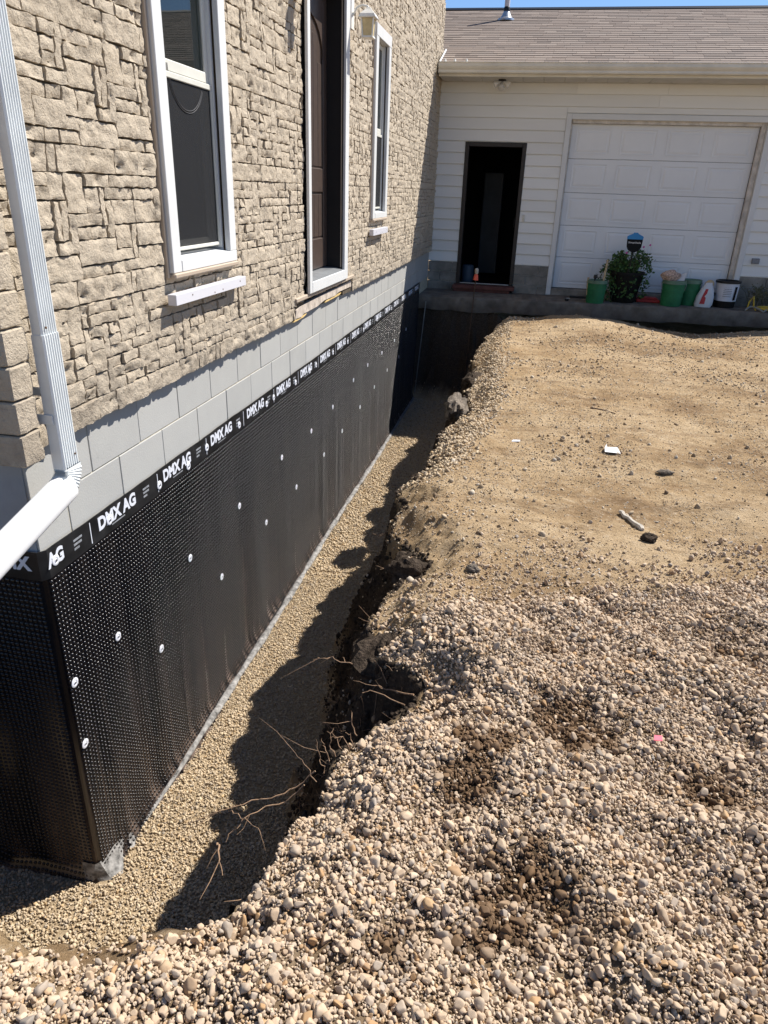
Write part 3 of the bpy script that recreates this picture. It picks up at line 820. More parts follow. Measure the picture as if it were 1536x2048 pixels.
s = MB(); s.prism([(.080, .99), (.080, 1.031), (.0, 1.045), (-.16, 1.05), (-.16, .99)], lambda p, q, dd: (p, dd, q), 5.521, 6.514); s.build('threshold', M['sill_alu'], DR)
dl = MB(); dl.box(-.135, -.092, 5.523, 6.512, 1.052, 3.08)
DL = dl.build('door', M['door_brown'], DR)
def frame_rect(m, y0, y1, z0, z1, w, x0, x1):
    m.bbox(x0, x1, y0, y1, z0, z0+w, .004); m.bbox(x0, x1, y0, y1, z1-w, z1, .004); m.bbox(x0, x1, y0, y0+w, z0+w, z1-w, .004); m.bbox(x0, x1, y1-w, y1, z0+w, z1-w, .004)
pm = MB()
pm.bbox(-.0915, -.078, 5.53, 5.64, 1.06, 3.07, .006); pm.bbox(-.0915, -.078, 6.40, 6.505, 1.06, 3.07, .006)
for za, zb in ((1.06, 1.30), (1.66, 1.84)): pm.bbox(-.0915, -.079, 5.6405, 6.3995, za, zb, .008)
arch = [(5.6405, 3.07), (6.3995, 3.07)]+[(6.02+.3795*math.cos(a), 2.62+.26*math.sin(a)) for a in np.linspace(0, math.pi, 14)]
pm.prism(arch, lambda p, q, dd: (dd, p, q), -.0915, -.079)
pm.build('door_stile', M['door_brown'], DL)
for za, zb in ((1.302, 1.658), (1.842, 2.86)):
    for q in range(6):
        ya = 5.648+q*.1252
        m = MB(); m.bbox(-.0915, -.086, ya, ya+.119, za+.012, min(zb, 2.60 if q in (0, 5) else 2.78)-.012, .003); m.build('door_plank', M['door_brown'], DL)
# opened-up strip below the door
ow = MB()
pr = [(5.215, .792), (5.24, .850), (5.34, .864), (5.6, .869), (5.9, .876), (6.3, .880), (6.62, .884), (6.93, .892), (6.95, .835), (6.5, .838), (6.35, .822), (6.0, .826), (5.8, .805), (5.42, .800), (5.36, .785)]
ow.prism(pr, lambda p, q, dd: (dd, p, q), .002, .040); ow.build('weathered_board', M['old_wood'], HOUSE)
fo = MB()
for (a, b, z, zz) in ((5.2, 5.52, .768, .79), (6.06, 6.60, .800, .82)):
    fo.prism([(a, z), (b-.08, z+.004), (b, z+.018), (b-.02, zz), (a+.03, zz-.004)], lambda p, q, dd: (dd, p, q), .004, .034)
fo.build('insulation_foam', M['foam'], HOUSE)
# small nailed boards under the windows
for (a, b, z0, z1) in ((3.206, 4.088, 1.163, 1.214), (7.592, 8.345, 1.262, 1.322)):
    m = MB(); m.bbox(.066, .110, a, b, z0, z1, .002); bo = m.build('trim_board', M['white_board'], HOUSE)
    for q in (.2, .5, .62, .9):
        s_ = MB(); s_.lathe((.1101, a+(b-a)*q, z0+.022+.01*math.sin(q*9)), [(.0045, -.002), (.0045, .0008), (.001, .001)], 8, 'x'); s_.build('screw', M['rust'], bo)

# wall lanterns
def lantern(y, z, label):
    L = thing('wall_lantern', label, 'wall light', (.06, y, z), 'lanterns beside the front door')
    x = .21
    m = MB(); m.bbox(.058, .078, y-.05, y+.05, z-.02, z+.22, .006); m.build('backplate', M['lamp_white'], L)
    m = MB(); m.tube([(.078, y, z+.08), (.11, y, z+.135), (.16, y, z+.150), (x-.01, y, z+.140), (x, y, z+.125)], .009, 8); m.build('arm', M['lamp_white'], L, smooth=True)
    def sq(r, h): return [(x-r, y-r, z+h), (x+r, y-r, z+h), (x+r, y+r, z+h), (x-r, y+r, z+h)]
    m = MB(); m.loft([sq(.066, .058), sq(.070, .064), sq(.058, .086), sq(.024, .120), sq(.012, .135)]); m.build('lamp_roof', M['lamp_white'], L)
    m = MB(); m.loft([sq(.036, -.080), sq(.049, -.076), sq(.047, -.064), sq(.036, -.062)]); m.build('base', M['lamp_white'], L)
    m = MB()
    for sx in (-1, 1):
        for sy in (-1, 1):
            bx, by, tx, ty = x+sx*.040, y+sy*.040, x+sx*.050, y+sy*.050
            m.tube([(bx, by, z-.064), (tx, ty, z+.059)], .0065, 4)
    m.build('cage', M['lamp_white'], L)
    for q in range(4):
        m = MB(); c, s_ = [(1, 0), (0, 1), (-1, 0), (0, -1)][q]
        pts = []
        for (w, r, h) in ((-.034, .038, -.062), (.034, .038, -.062), (.043, .047, .057), (-.043, .047, .057)):
            pts.append((x+c*r-s_*w, y+s_*r+c*w, z+h))
        pin = [(p[0]-c*.004, p[1]-s_*.004, p[2]) for p in pts]
        m.add(pts+pin, [(0, 1, 2, 3), (7, 6, 5, 4), (0, 4, 5, 1), (1, 5, 6, 2), (2, 6, 7, 3), (3, 7, 4, 0)]); m.build('pane', M['amber'], L)
    return L
lantern(6.74, 2.90, 'white carriage lantern with amber glass between door and far window')
lantern(5.36, 2.90, 'white carriage lantern on the stone left of the front door')

# ================================================================== DRAINAGE MEMBRANE
MEM = thing('drainage_membrane', 'black dimpled drainage sheet fastened to the foundation wall', 'membrane', (0, 2.11, -1.42))
ZTOP, ZFL = .384, .262
def mem_wave(s, z):
    low = sstep(.25, -1.0, z)
    a = .010*fbm(s*2.1+5, z*.25, 101, 3) + .022*fbm(s*4.2, z*.15+2, 103, 3)*low + .004*fbm(s*11, z*.5, 107, 2)
    a = a*sstep(.30, .05, z)*sstep(0, .35, np.abs(s))
    return np.maximum(a, -.012+.004*np.tanh(a*60)) + .018 + .07*np.clip((-1.30-z)/.14, 0, 1)**2
def mem_pos(s, z):
    """s<0: near face (facing the yard), s>0: along the house"""
    s = np.asarray(s, float); z = np.asarray(z, float); w = mem_wave(s, z)
    x = np.where(s > 0, w, np.where(s < 0, s, 0)); y = np.where(s > 0, 2.115+s, 2.115-w+.012)
    x = np.where(s < 0, np.minimum(s, 0)+.012, x)
    return x, y
ss = np.concatenate([axis((-2.4, -.05, .05)), [-.012, 0.0], axis((.02, 9.45, .045))])
zs = np.concatenate([[ZTOP, ZFL], np.arange(ZFL-.03, -1.30, -.05), np.arange(-1.30, -1.47, -.02)])
S_, Z_ = np.meshgrid(ss, zs); XX, YY = mem_pos(S_, Z_)
ZZ = Z_ + (Z_ > ZTOP-.01)*.006*fbm(S_*6, S_*0, 111, 3)
V = np.stack([XX, YY, ZZ], -1).reshape(-1, 3)-np.array(MEM.location)
q = np.arange(S_.size).reshape(S_.shape)
F = np.stack([q[:-1, :-1], q[1:, :-1], q[1:, 1:], q[:-1, 1:]], -1).reshape(-1, 4)
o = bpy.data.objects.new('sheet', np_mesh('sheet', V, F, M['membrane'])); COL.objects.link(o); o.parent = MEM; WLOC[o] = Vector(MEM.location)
# smooth printed nailing flange along the top
fl = MB(); rows = []
fs_ = [v for v in ss if v > -2.3]
for zz, dx in ((ZTOP+.001, .0), (ZTOP+.001, .004), (.35, .004), (.30, .0045), (ZFL, .004), (ZFL, .0)):
    r = []
    for s0 in fs_:
        x, y = mem_pos(np.array([s0]), np.array([max(zz, .3)])); n = (1, 0) if s0 > 0 else (0, -1)
        r.append((x[0]+n[0]*dx, y[0]+n[1]*dx, zz+(.006*float(fbm(np.array([s0*6]), np.array([0.0]), 111, 3)[0]) if zz > .38 else 0)))
    rows.append(r)
fl.grid(rows[::-1]); fl.build('flange', M['flange'], MEM)
# dimples
pitch = .0222
sv = np.concatenate([np.arange(-2.3, -.02, pitch), np.arange(.022, 9.42, pitch)]); zv = np.arange(ZFL-.018, -1.40, -pitch)
S2, Z2 = np.meshgrid(sv, zv); S2 = S2.ravel(); Z2 = Z2.ravel()
S2 = S2+RNG.normal(0, .0006, S2.size); Z2 = Z2+RNG.normal(0, .0006, Z2.size)
X2, Y2 = mem_pos(S2, Z2)
near = S2 < 0
sc = np.where(near[:, None], np.array([[.0084, .0062, .0084]]), np.array([[.0062, .0084, .0084]]))
scatter('dimple', np.stack([X2, Y2, Z2], -1), sc, np.zeros((len(S2), 3)), M['dimple'], parent=MEM, variants=1, subdiv=3, amp=0.0)
# printing
def text_mesh(body, size, mat, bold=.0):
    cu = bpy.data.curves.new('lettering', 'FONT'); cu.body = body; cu.size = size; cu.offset = bold; cu.extrude = .0006; cu.resolution_u = 4
    ob = bpy.data.objects.new('lettering', cu); COL.objects.link(ob)
    bpy.context.view_layer.update()
    me = bpy.data.meshes.new_from_object(ob.evaluated_get(bpy.context.evaluated_depsgraph_get()))
    bpy.data.objects.remove(ob); bpy.data.curves.remove(cu)
    me.materials.clear(); me.materials.append(mat); me.name = 'lettering'
    return me
def mesh_bounds(me):
    co = np.array([v.co for v in me.vertices]); return co.min(0), co.max(0)
def place_text(me, parent, loc, ax, ay, width, height):
    """scales text to width x height and lays it on the plane (ax, ay)"""
    a, b = mesh_bounds(me); sx = width/(b[0]-a[0]); sy = height/(b[1]-a[1])
    ax = Vector(ax); ay = Vector(ay); az = ax.cross(ay)
    o = bpy.data.objects.new('lettering', me); COL.objects.link(o); o.parent = parent
    L = Vector(loc)-ax*a[0]*sx-ay*a[1]*sy-WLOC[parent]
    o.matrix_basis = Matrix(((ax.x*sx, ay.x*sy, az.x, L.x), (ax.y*sx, ay.y*sy, az.y, L.y), (ax.z*sx, ay.z*sy, az.z, L.z), (0, 0, 0, 1)))
    return o
TX = .0235
tm = text_mesh('DMX AG', .09, M['print'], .0038)
tdx = text_mesh('DMX', .09, M['print'], .0038); tag_ = text_mesh('AG', .09, M['print'], .0038)
starts = [2.482, 3.072, 3.649, 4.215, 4.795, 5.365, 5.93, 6.505, 7.08, 7.655, 8.23, 8.80, 9.38, 9.95, 10.53, 11.1]
for y in starts: place_text(tm, MEM, (TX, y, .304), (0, 1, 0), (0, 0, 1), .312, .064)
place_text(tdx, MEM, (-.215, 2.115-TX+.010, .304), (1, 0, 0), (0, 0, 1), .185, .064)
place_text(tag_, MEM, (TX, 2.127, .304), (0, 1, 0), (0, 0, 1), .102, .064)
sp_ = MB(); sg = MB()
for y in [2.127-.212]+starts:
    if y > 2:
        sg.box(TX-.0012, TX-.0002, y+.10, y+.21, .289, .294)
    for q in range(3):
        ya = y+.385; w = (.060, .055, .035)[q]; zt = .352-q*.019
        if ya+w < 11.5 and ya > 2.1: sg.box(TX-.0012, TX-.0003, ya, ya+w, zt-.012, zt-.003)
    if y > 2: sp_.box(TX-.0012, TX-.0004, y-.062, y-.057, .275, .372)
sg.build('fine_print', M['print_grey'], MEM); sp_.build('gauge_mark', M['print'], MEM)
# plastic washers that pin the sheet
wsh = [(2.174, .324), (2.564, .322), (3.022, .309), (3.346, .293), (3.588, .318), (4.075, .305), (4.578, .306), (4.724, .314), (5.231, .302), (5.605, .309), (5.794, .318), (6.344, .315), (6.9, .31), (7.6, .31), (8.3, .31), (9.2, .31),
       (2.505, -.258), (2.857, -.569), (2.157, -.261), (2.152, -.593), (3.267, -.234), (3.662, -.573), (4.034, -.242), (4.506, -.579), (4.867, -.193), (5.202, -.571), (5.628, -.218), (6.032, -.574), (6.348, -.204), (6.739, -.564),
       (7.165, -.137), (7.493, -.519), (7.86, -.128), (8.225, -.473), (8.653, -.149), (9.021, -.444), (9.5, -.15), (9.9, -.45), (10.4, -.15)]
wm = MB(); wm.lathe((0, 0, 0), [(.0225, 0), (.0225, .0022), (.020, .0036), (.0125, .0036), (.0115, .0022), (.0075, .0022), (.007, .0045), (.0, .0048)], 20, 'x')
wmesh = wm.mesh('washer', M['washer'], True)
hm = MB(); hm.lathe((0, 0, 0), [(.0052, .0040), (.0052, .0062), (.001, .0070)], 10, 'x'); hmesh = hm.mesh('screw_head', M['screw'], True)
for y, z in wsh:
    x, yy = mem_pos(np.array([y-2.115]), np.array([z])); x = float(x[0])+(.006 if z > .26 else .0052)
    w = place_mesh('washer', wmesh, MEM, (x, y, z)); place_mesh('screw_head', hmesh, w, (x, y, z))
# dusty rolled bottom edge
be = MB(); rings = []
path = [(.045, 2.42), (.050, 2.6), (.052, 2.8), (.055, 3.0)]+[(.060+.008*math.sin(y*1.7), y) for y in np.arange(3.15, 9.3, .15)]+[(.06, 9.4), (.055, 11.5)]
for i, (x, y) in enumerate(path):
    r = .019+.004*math.sin(i*1.3)+.004*math.sin(i*3.1)
    if i < 4: r = (.006, .010, .013, .016)[i]
    dx = (path[min(i+1, len(path)-1)][0]-path[max(i-1, 0)][0], path[min(i+1, len(path)-1)][1]-path[max(i-1, 0)][1]); L = math.hypot(*dx); nx_, ny_ = dx[1]/L, -dx[0]/L
    rings.append([(x+nx_*r*math.cos(t)*1.25, y+ny_*r*math.cos(t)*1.25, FLOOR+.018+r*math.sin(t)) for t in np.linspace(0, 2*math.pi, 11)[:-1]])
cf = MB(); P = []
for i, t in enumerate(np.linspace(0, 1, 22)):
    # a strip of sheet that curls out of the wall around the corner and dies into the stone
    if t < .35: bx, by, nx2, ny2 = -.07+.07*t/.35, 2.10, -.25, -1
    else: bx, by, nx2, ny2 = .012, 2.10+(t-.35)/.65*.36, 1, -.15
    wd = .075*math.sin(math.pi*min(1, t*1.02+.02))**.6*(1+.2*math.sin(t*17))
    P.append([(bx+nx2*wd*u, by+ny2*wd*u*.6, FLOOR+.085*(1-u)**2+.030-.030*u*u+.012*math.sin(t*21+u*5)*u) for u in np.linspace(0, 1, 7)])
cf.grid(P); cf.build('corner_flap', M['curl'], MEM, smooth=True)
be.loft(rings); be.build('rolled_edge', M['curl'], MEM, smooth=True)

# ================================================================== DOWNSPOUT
DS = thing('downspout', 'pale ribbed downspout at the house corner with white outlet pipe', 'downspout', (.13, 2.18, .5))
def spout_ring(cx, cy, hx, hy, z):
    """rectangular section, ribs on the outer face"""
    p = [(cx-hx, cy-hy, z), (cx+hx-.006, cy-hy, z), (cx+hx, cy-hy+.006, z)]
    n = 6
    for k in range(n):
        a = cy-hy+.008+(2*hy-.016)*k/n; s_ = (2*hy-.016)/n
        p += [(cx+hx, a+s_*.15, z), (cx+hx-.0035, a+s_*.3, z), (cx+hx-.0035, a+s_*.7, z), (cx+hx, a+s_*.85, z)]
    p += [(cx+hx, cy+hy-.006, z), (cx+hx-.006, cy+hy, z), (cx-hx, cy+hy, z)]
    return p
m = MB(); m.loft([spout_ring(.139, 2.180, .020, .0425, 1.19), spout_ring(.139, 2.180, .020, .0425, 5.2)]); m.build('pipe', M['spout'], DS)
m = MB(); m.loft([spout_ring(.139, 2.180, .0235, .0455, .735), spout_ring(.139, 2.180, .0235, .0455, 1.20), spout_ring(.139, 2.180, .023, .045, 1.215)]); m.build('lower_pipe', M['spout'], DS)
# pleated elbow turning away along the wall
m = MB(); rings = []
Rb = .085; yc = 2.180-.0455-.035; 
for k in range(27):
    t = k/26; a = t*math.radians(76)
    big = .004*(1 if k % 2 else -1)*(1 if 2 < k < 25 else 0)
    rc = Rb   # centre of the pipe section rides on an arc around (yc)
    cyy = yc+Rb*math.cos(a); czz = .735-Rb*math.sin(a)*1.0-.0*t
    ry = Vector((0, math.cos(a), -math.sin(a))); rx = Vector((1, 0, 0))
    hx, hy = .027+big*.5, .046+big
    ring = []
    for (px, py) in ((-1, -.85), (-.85, -1), (.85, -1), (1, -.85), (1, .0), (1, .85), (.85, 1), (-.85, 1), (-1, .85), (-1, 0)):
        ring.append(tuple(Vector((.139, cyy, czz))+rx*px*hx+ry*py*hy))
    rings.append(ring)
m.loft(rings, cap=False); m.build('elbow', M['spout'], DS)
m = MB(); rings = []
e0 = Vector((.139, yc+Rb*math.cos(math.radians(76)), .735-Rb*math.sin(math.radians(76)))); dirv = Vector((-.01, -math.sin(math.radians(76)), -math.cos(math.radians(76)))).normalized()
upv = Vector((1, 0, 0)).cross(dirv).normalized()
for t in (-.045, -.04, .0, 1.15):
    c = e0+dirv*t; gr = .94 if t == -.045 else 1.0
    rings.append([tuple(c+Vector((1, 0, 0))*math.copysign(abs(math.cos(a))**.7, math.cos(a))*.043*gr+upv*math.copysign(abs(math.sin(a))**.7, math.sin(a))*.053*gr) for a in np.linspace(0, 2*math.pi, 25)[:-1]])
m.loft(rings); m.build('outlet_pipe', M['outlet'], DS, smooth=True)
m = MB(); m.bbox(.060, .118, 2.150, 2.160, 1.0, 1.03, .002); m.bbox(.060, .150, 2.1285, 2.1325, .905, .94, .001); m.build('strap', M['spout'], DS)
for (y, z) in ((2.205, .775), (2.155, 1.24)):
    m = MB(); m.lathe((.1615, y, z), [(.004, 0), (.004, .004), (.001, .005)], 8, 'x'); m.build('screw', M['rust'], DS)

# ================================================================== GARAGE
GA = thing('garage', 'white sided garage with a shingle roof beyond the trench', 'garage', (3, 12.59, .16))
YG = 12.59
DO = (.485, 1.44, .235, 2.425)      # entry door opening
GO = (2.072, 4.86, .30, 2.755)      # overhead door opening
TR = (1.992, 4.945, .20, 2.835)     # its casing
# wall core
gw = MB()
gw.box(.03, DO[0], YG+.002, YG+.18, .15, 3.30); gw.box(DO[1], GO[0], YG+.002, YG+.18, .15, 3.30); gw.box(DO[0], DO[1], YG+.002, YG+.18, DO[3], 3.30)
gw.box(GO[0], GO[1], YG+.002, YG+.18, GO[3], 3.30); gw.box(GO[1], 9.4, YG+.002, YG+.18, .15, 3.30)
gw.box(.03, .2, YG+.181, 19, .15, 3.3); gw.box(9.25, 9.4, YG+.181, 19, .15, 3.3); gw.box(.2, 9.25, 18.85, 19, .15, 3.3)
gw.build('wall', M['siding'], GA)
gi_ = MB(); gi_.box(.201, 9.249, YG+.181, 18.84, .12, .21); gi_.box(.201, .215, YG+.182, 18.84, .21, 3.29); gi_.box(1.9, 1.93, YG+.182, 18.84, .21, 3.29); gi_.box(.216, 9.2, 15.6, 15.62, .21, 3.28); gi_.box(.216, 9.2, YG+.182, 18.84, 3.26, 3.285)
gi_.build('interior', M['dark'], GA)
# clapboards
rb = random.Random(9); EXPO = .1635; zc = .632; course = 0
while zc < 3.22:
    z1 = min(zc+EXPO, 3.232)
    segs = []
    cols = [(.0, DO[0]-.0, None), (DO[0], DO[1], DO[3]), (DO[1], TR[0], None), (TR[0], TR[1], TR[3]), (TR[1], 9.4, None)]
    cur = None
    for (a, b, top) in cols:
        zb = zc if top is None else max(zc, top+.003)
        if zb >= z1-.012: cur = None; continue
        if cur and abs(cur[2]-zb) < 1e-6: cur[1] = b
        else: cur = [a, b, zb]; segs.append(cur)
    for a, b, zb in segs:
        x = a
        while x < b-1e-6:
            L = b-x
            if L > 3.7: L = rb.choice([1.3, 2.1, 2.6, 3.3])
            m = MB(); x0, x1 = x+.0012, x+L-.0012
            m.prism([(YG-.026, zb+.005), (YG-.028, zb+.012), (YG-.005, z1-.001), (YG+.0012, z1-.001), (YG+.0012, zb+.005)], lambda p, q, dd: (dd, p, q), x0, x1)
            m.build('siding_board', M['siding'], GA); x += L
    zc += EXPO; course += 1
# block base
for (xa, xb) in ((.0, DO[0]), (DO[1], TR[0]), (TR[1], 9.4)):
    for row in range(3):
        za, zb = .166+row*.1555, .166+row*.1555+.149
        x = xa-(.2 if row % 2 else 0)
        while x < xb-.02:
            a, b = max(x+.003, xa+.002), min(x+.397, xb-.002)
            if b-a > .03: m = MB(); m.bbox(a, b, YG-.024+.002*rb.random(), YG+.0015, za, zb, .004); m.build('block', M['old_block'], GA)
            x += .40
# entry door
m = MB()
m.bbox(DO[0], DO[0]+.062, YG-.030, YG+.12, DO[2]+.07, DO[3], .004); m.bbox(DO[1]-.062, DO[1], YG-.030, YG+.12, DO[2]+.07, DO[3], .004); m.bbox(DO[0]+.0625, DO[1]-.0625, YG-.029, YG+.12, DO[3]-.065, DO[3]-.001, .004); m.bbox(DO[0], DO[1], YG-.028, YG+.12, DO[2]-.02, DO[2]+.068, .004)
ED = m.build('entry_door', M['bronze'], GA)
m = MB(); m.bbox(DO[0]+.07, DO[1]-.07, YG-.034, YG-.0285, DO[2]+.062, DO[2]+.078, .002); m.build('threshold', M['sill_alu'], ED)
m = MB(); m.tube([(DO[1]-.08, YG+.046, 1.20), (DO[1]-.08, YG+.01, 1.22), (DO[1]-.08, YG+.01, 1.32), (DO[1]-.08, YG+.046, 1.34)], .008, 8); m.build('handle', M['black_plastic'], ED)
m = MB(); m.bbox(.66, 1.02, 14.9, 15.05, .25, 2.05, .01); m.build('inner_panel', M['dim_panel'], GA)  # dim upright panel deep inside the doorway
m = MB(); m.bbox(.455, 1.475, 12.33, YG-.032, .232, .29, .008); m.bbox(.47, 1.40, 12.36, YG-.034, .187, .2315, .004); m.build('door_step', M['step_red'], GA)
m = MB(); m.bbox(1.49, 1.53, YG-.040, YG-.016, 1.30, 1.40, .006); m.bbox(1.498, 1.522, YG-.044, YG-.041, 1.335, 1.365, .002); m.build('doorbell', M['gutter'], GA)
m = MB(); m.bbox(5.06, 5.17, YG-.062, YG-.014, .83, .91, .006); m.bbox(5.072, 5.11, YG-.066, YG-.063, .84, .90, .003); m.bbox(5.12, 5.158, YG-.066, YG-.063, .84, .90, .003); m.build('outlet_box', M['print_grey'], GA)
# overhead door
m = MB()
m.bbox(TR[0], GO[0]-.002, YG-.036, YG+.06, .19, TR[3], .004); m.bbox(GO[1]+.002, TR[1], YG-.036, YG+.06, .19, TR[3], .004); m.bbox(GO[0]-.0015, GO[1]+.0015, YG-.035, YG+.06, GO[3]+.002, TR[3]-.001, .004)
GD = m.build('overhead_door', M['white_pvc'], GA)
m = MB(); m.bbox(GO[0]+.003, GO[0]+.02, YG+.062, YG+.11, .30, GO[3]); m.bbox(GO[1]-.065, GO[1]-.001, YG+.030, YG+.11, .30, GO[3], .004); m.bbox(GO[0]+.021, GO[1]-.066, YG+.03, YG+.11, GO[3]-.045, GO[3]+.0015, .004); m.build('door_stop', M['stop_tan'], GD)
m = MB(); m.bbox(GO[0]-.001, GO[1]+.001, YG-.03, YG+.18, .187, .292, .004); m.build('door_footing', M['old_block'], GD)
sec_h = (2.715-.30)/5
for k in range(5):
    za = .30+k*sec_h; zb = za+sec_h-.004; x0, x1 = GO[0]+.022, GO[1]-.067
    m = MB(); m.bbox(x0, x1, YG+.118, YG+.16, za, zb, .005); sec = m.build('door_section', M['gdoor'], GD)
    pw = (x1-x0)/4
    for c in range(4):
        a, b = x0+c*pw+.085, x0+(c+1)*pw-.085; e, f_ = za+.075, zb-.075
        m = MB(); yf = YG+.118
        # recessed moat and raised field
        def rr(i, y): return [(a+i, y, e+i), (b-i, y, e+i), (b-i, y, f_-i), (a+i, y, f_-i)]
        m.loft([rr(-.012, yf+.001), rr(-.012, yf-.007), rr(-.004, yf-.008), rr(.008, yf-.0015), rr(.020, yf-.0015), rr(.045, yf-.009), rr(.048, yf-.009)])
        m.build('raised_panel', M['gdoor'], sec)
# roof
EY, EZ, RY, RZ = 11.98, 3.40, 15.9, 4.80
sl_ = math.hypot(RY-EY, RZ-EZ); ca, sa = (RY-EY)/sl_, (RZ-EZ)/sl_
def on_roof(x, s, h): return (x, EY+s*ca-h*sa, EZ+s*sa+h*ca)
m = MB()
for xa, xb, s0 in ((.078, 9.8, 0.0), (-6, .078, (12.63-EY)/ca)):
    p = [on_roof(xa, s0, 0), on_roof(xb, s0, 0), on_roof(xb, sl_, 0), on_roof(xa, sl_, 0), on_roof(xa, s0, -.05), on_roof(xb, s0, -.05), on_roof(xb, sl_, -.05), on_roof(xa, sl_, -.05)]
    m.add(p, [(0, 1, 2, 3), (7, 6, 5, 4), (0, 4, 5, 1), (1, 5, 6, 2), (2, 6, 7, 3), (3, 7, 4, 0)])
m.add([(-6, RY, RZ), (9.8, RY, RZ), (9.8, 19.9, 3.4), (-6, 19.9, 3.4)], [(0, 1, 2, 3)])
RF = m.build('roof', M['shingle'], GA)
widths = [.20, .27, .33, .41]; thick = [.010, .012]
shm = {}
for w in widths:
    for t in thick:
        b_ = MB(); P = [on_roof(0, 0, 0.001), on_roof(w-.003, 0, 0.001), on_roof(w-.003, .165, .001), on_roof(0, .165, .001), on_roof(0, 0, t), on_roof(w-.003, 0, t), on_roof(w-.003, .165, .003), on_roof(0, .165, .003)]
        b_.add(P, [(3, 2, 1, 0), (4, 5, 6, 7), (0, 1, 5, 4), (1, 2, 6, 5), (2, 3, 7, 6), (3, 0, 4, 7)])
        v = np.array(b_.v)-np.array((0, EY, EZ)); shm[(w, t)] = (v, b_.f, None)
sh = []; rs_ = random.Random(21); ex = .1385; k = 0
while k*ex < sl_-.05:
    x = (.08 if EY+k*ex*ca < 12.62 else -1.2)-rs_.random()*.02
    while x < 9.75:
        w = rs_.choice(widths); sh.append((x, k*ex, w, rs_.choice([.006, .006, .011, .011]) if False else rs_.choice(thick))); x += w
    k += 1
cen = np.array([on_roof(a+c/2, b+.07, 0) for a, b, c, t in sh]); vx, vy, vw = project(cen)
sc_ = np.where((vx > 880) & (vx < 1540) & (vy > -5), 1/vw**2, 0); idx = np.argsort(-sc_); top_ = set(idx[:295].tolist())
jV = []; jF = []; jt = []; jo = 0; smesh = {}
for i, (a, b, w, t) in enumerate(sh):
    loc = np.array(on_roof(a, b, .0)); v, f_, _ = shm[(w, t)]
    if i in top_:
        if (w, t) not in smesh: smesh[(w, t)] = np_mesh('shingle', v, f_, M['shingle'], False)
        place_mesh('shingle', smesh[(w, t)], RF, loc)
    else:
        jV.append(v+loc-np.array(GA.location)); jF.append(np.array(f_)+jo); jo += 8; jt += [rs_.random()]*8
o = bpy.data.objects.new('shingle_course', np_mesh('shingle_course', np.concatenate(jV), np.concatenate(jF), M['shingle'], False, jt)); COL.objects.link(o); o.parent = RF; o['kind'] = 'stuff'; WLOC[o] = Vector(GA.location)
m = MB(); x = -1.3
m.prism([(RY-.16, RZ-.045), (RY-.15, RZ-.030), (RY, RZ+.028), (RY+.15, RZ-.03), (RY, RZ+.012)], lambda p, q, dd: (dd, p, q), -1.3, 9.8); m.build('ridge_cap', M['navy'], RF)
# gutter, fascia, soffit
gp = [(EY+.02, 3.375), (EY+.02, 3.265), (EY-.075, 3.262), (EY-.085, 3.275), (EY-.085, 3.300), (EY-.105, 3.322), (EY-.118, 3.345), (EY-.118, 3.385), (EY-.128, 3.388), (EY-.128, 3.396), (EY-.105, 3.398), (EY-.105, 3.350), (EY-.078, 3.318), (EY-.07, 3.276), (EY+.012, 3.275), (EY+.012, 3.375)]
m = MB(); n = len(gp)
m.prism(gp, lambda p, q, dd: (dd, p, q), .085, 9.9); m.build('gutter', M['gutter'], GA)
m = MB(); m.box(.083, 9.9, EY+.0205, EY+.04, 3.232, 3.392); m.build('fascia', M['gutter'], GA)
x = .085
while x < 9.8:
    m = MB(); m.bbox(x+.002, x+.300, EY+.0405, YG-.021, 3.233, 3.247, .004); m.build('soffit_panel', M['soffit'], GA); x += .302
m = MB(); m.tube([on_roof(.087, -.02, .01), on_roof(.087, .66, .03)], .014, 6); m.build('flashing', M['white_pvc'], GA)
for q in (.16, .30, .47):
    m = MB(); m.bbox(q, q+.022, EY-.10, EY+.02, 3.40, 3.436, .003); m.build('gutter_clip', M['white_pvc'], GA)
VP = thing('vent_pipe', 'pale plumbing vent pipe standing on the garage roof', 'vent pipe', on_roof(.80, 3.15, 0))
bx, by, bz = on_roof(.80, 3.15, 0)
m = MB(); m.tube([(bx, by, bz+.05), (bx, by, bz+.75)], .045, 14); m.build('pipe', M['pipe_pvc'], VP, smooth=True)
m = MB(); m.lathe((bx, by, bz), [(.15, -.02), (.145, .012), (.10, .03), (.062, .10), (.048, .13)], 20); m.build('boot', M['galv'], VP, smooth=True)
m = MB(); m.lathe((bx, by, bz), [(.056, .128), (.054, .175), (.046, .19)], 16); m.build('collar', M['black_plastic'], VP, smooth=True)
# floodlight
FLT = thing('floodlight', 'triple floodlight with clear bulbs under the garage eave', 'floodlight', (.99, 12.28, 3.232))
m = MB(); m.lathe((.99, 12.28, 3.232), [(.055, 0), (.055, -.018), (.02, -.03)], 16); m.build('base', M['bronze'], FLT, smooth=True)
for dx, dy, dz in ((-.11, -.02, -.055), (.0, -.05, -.085), (.115, -.03, -.06)):
    c = Vector((.99, 12.28, 3.215)); e = c+Vector((dx, dy, dz)); dv = (e-c).normalized()
    m = MB(); m.tube([c, c+dv*.04, c+dv*.055, c+dv*.10, c+dv*.125, c+dv*.135], [.014, .018, .026, .048, .046, .012], 12); m.build('bulb', M['bulb'], FLT, smooth=True)

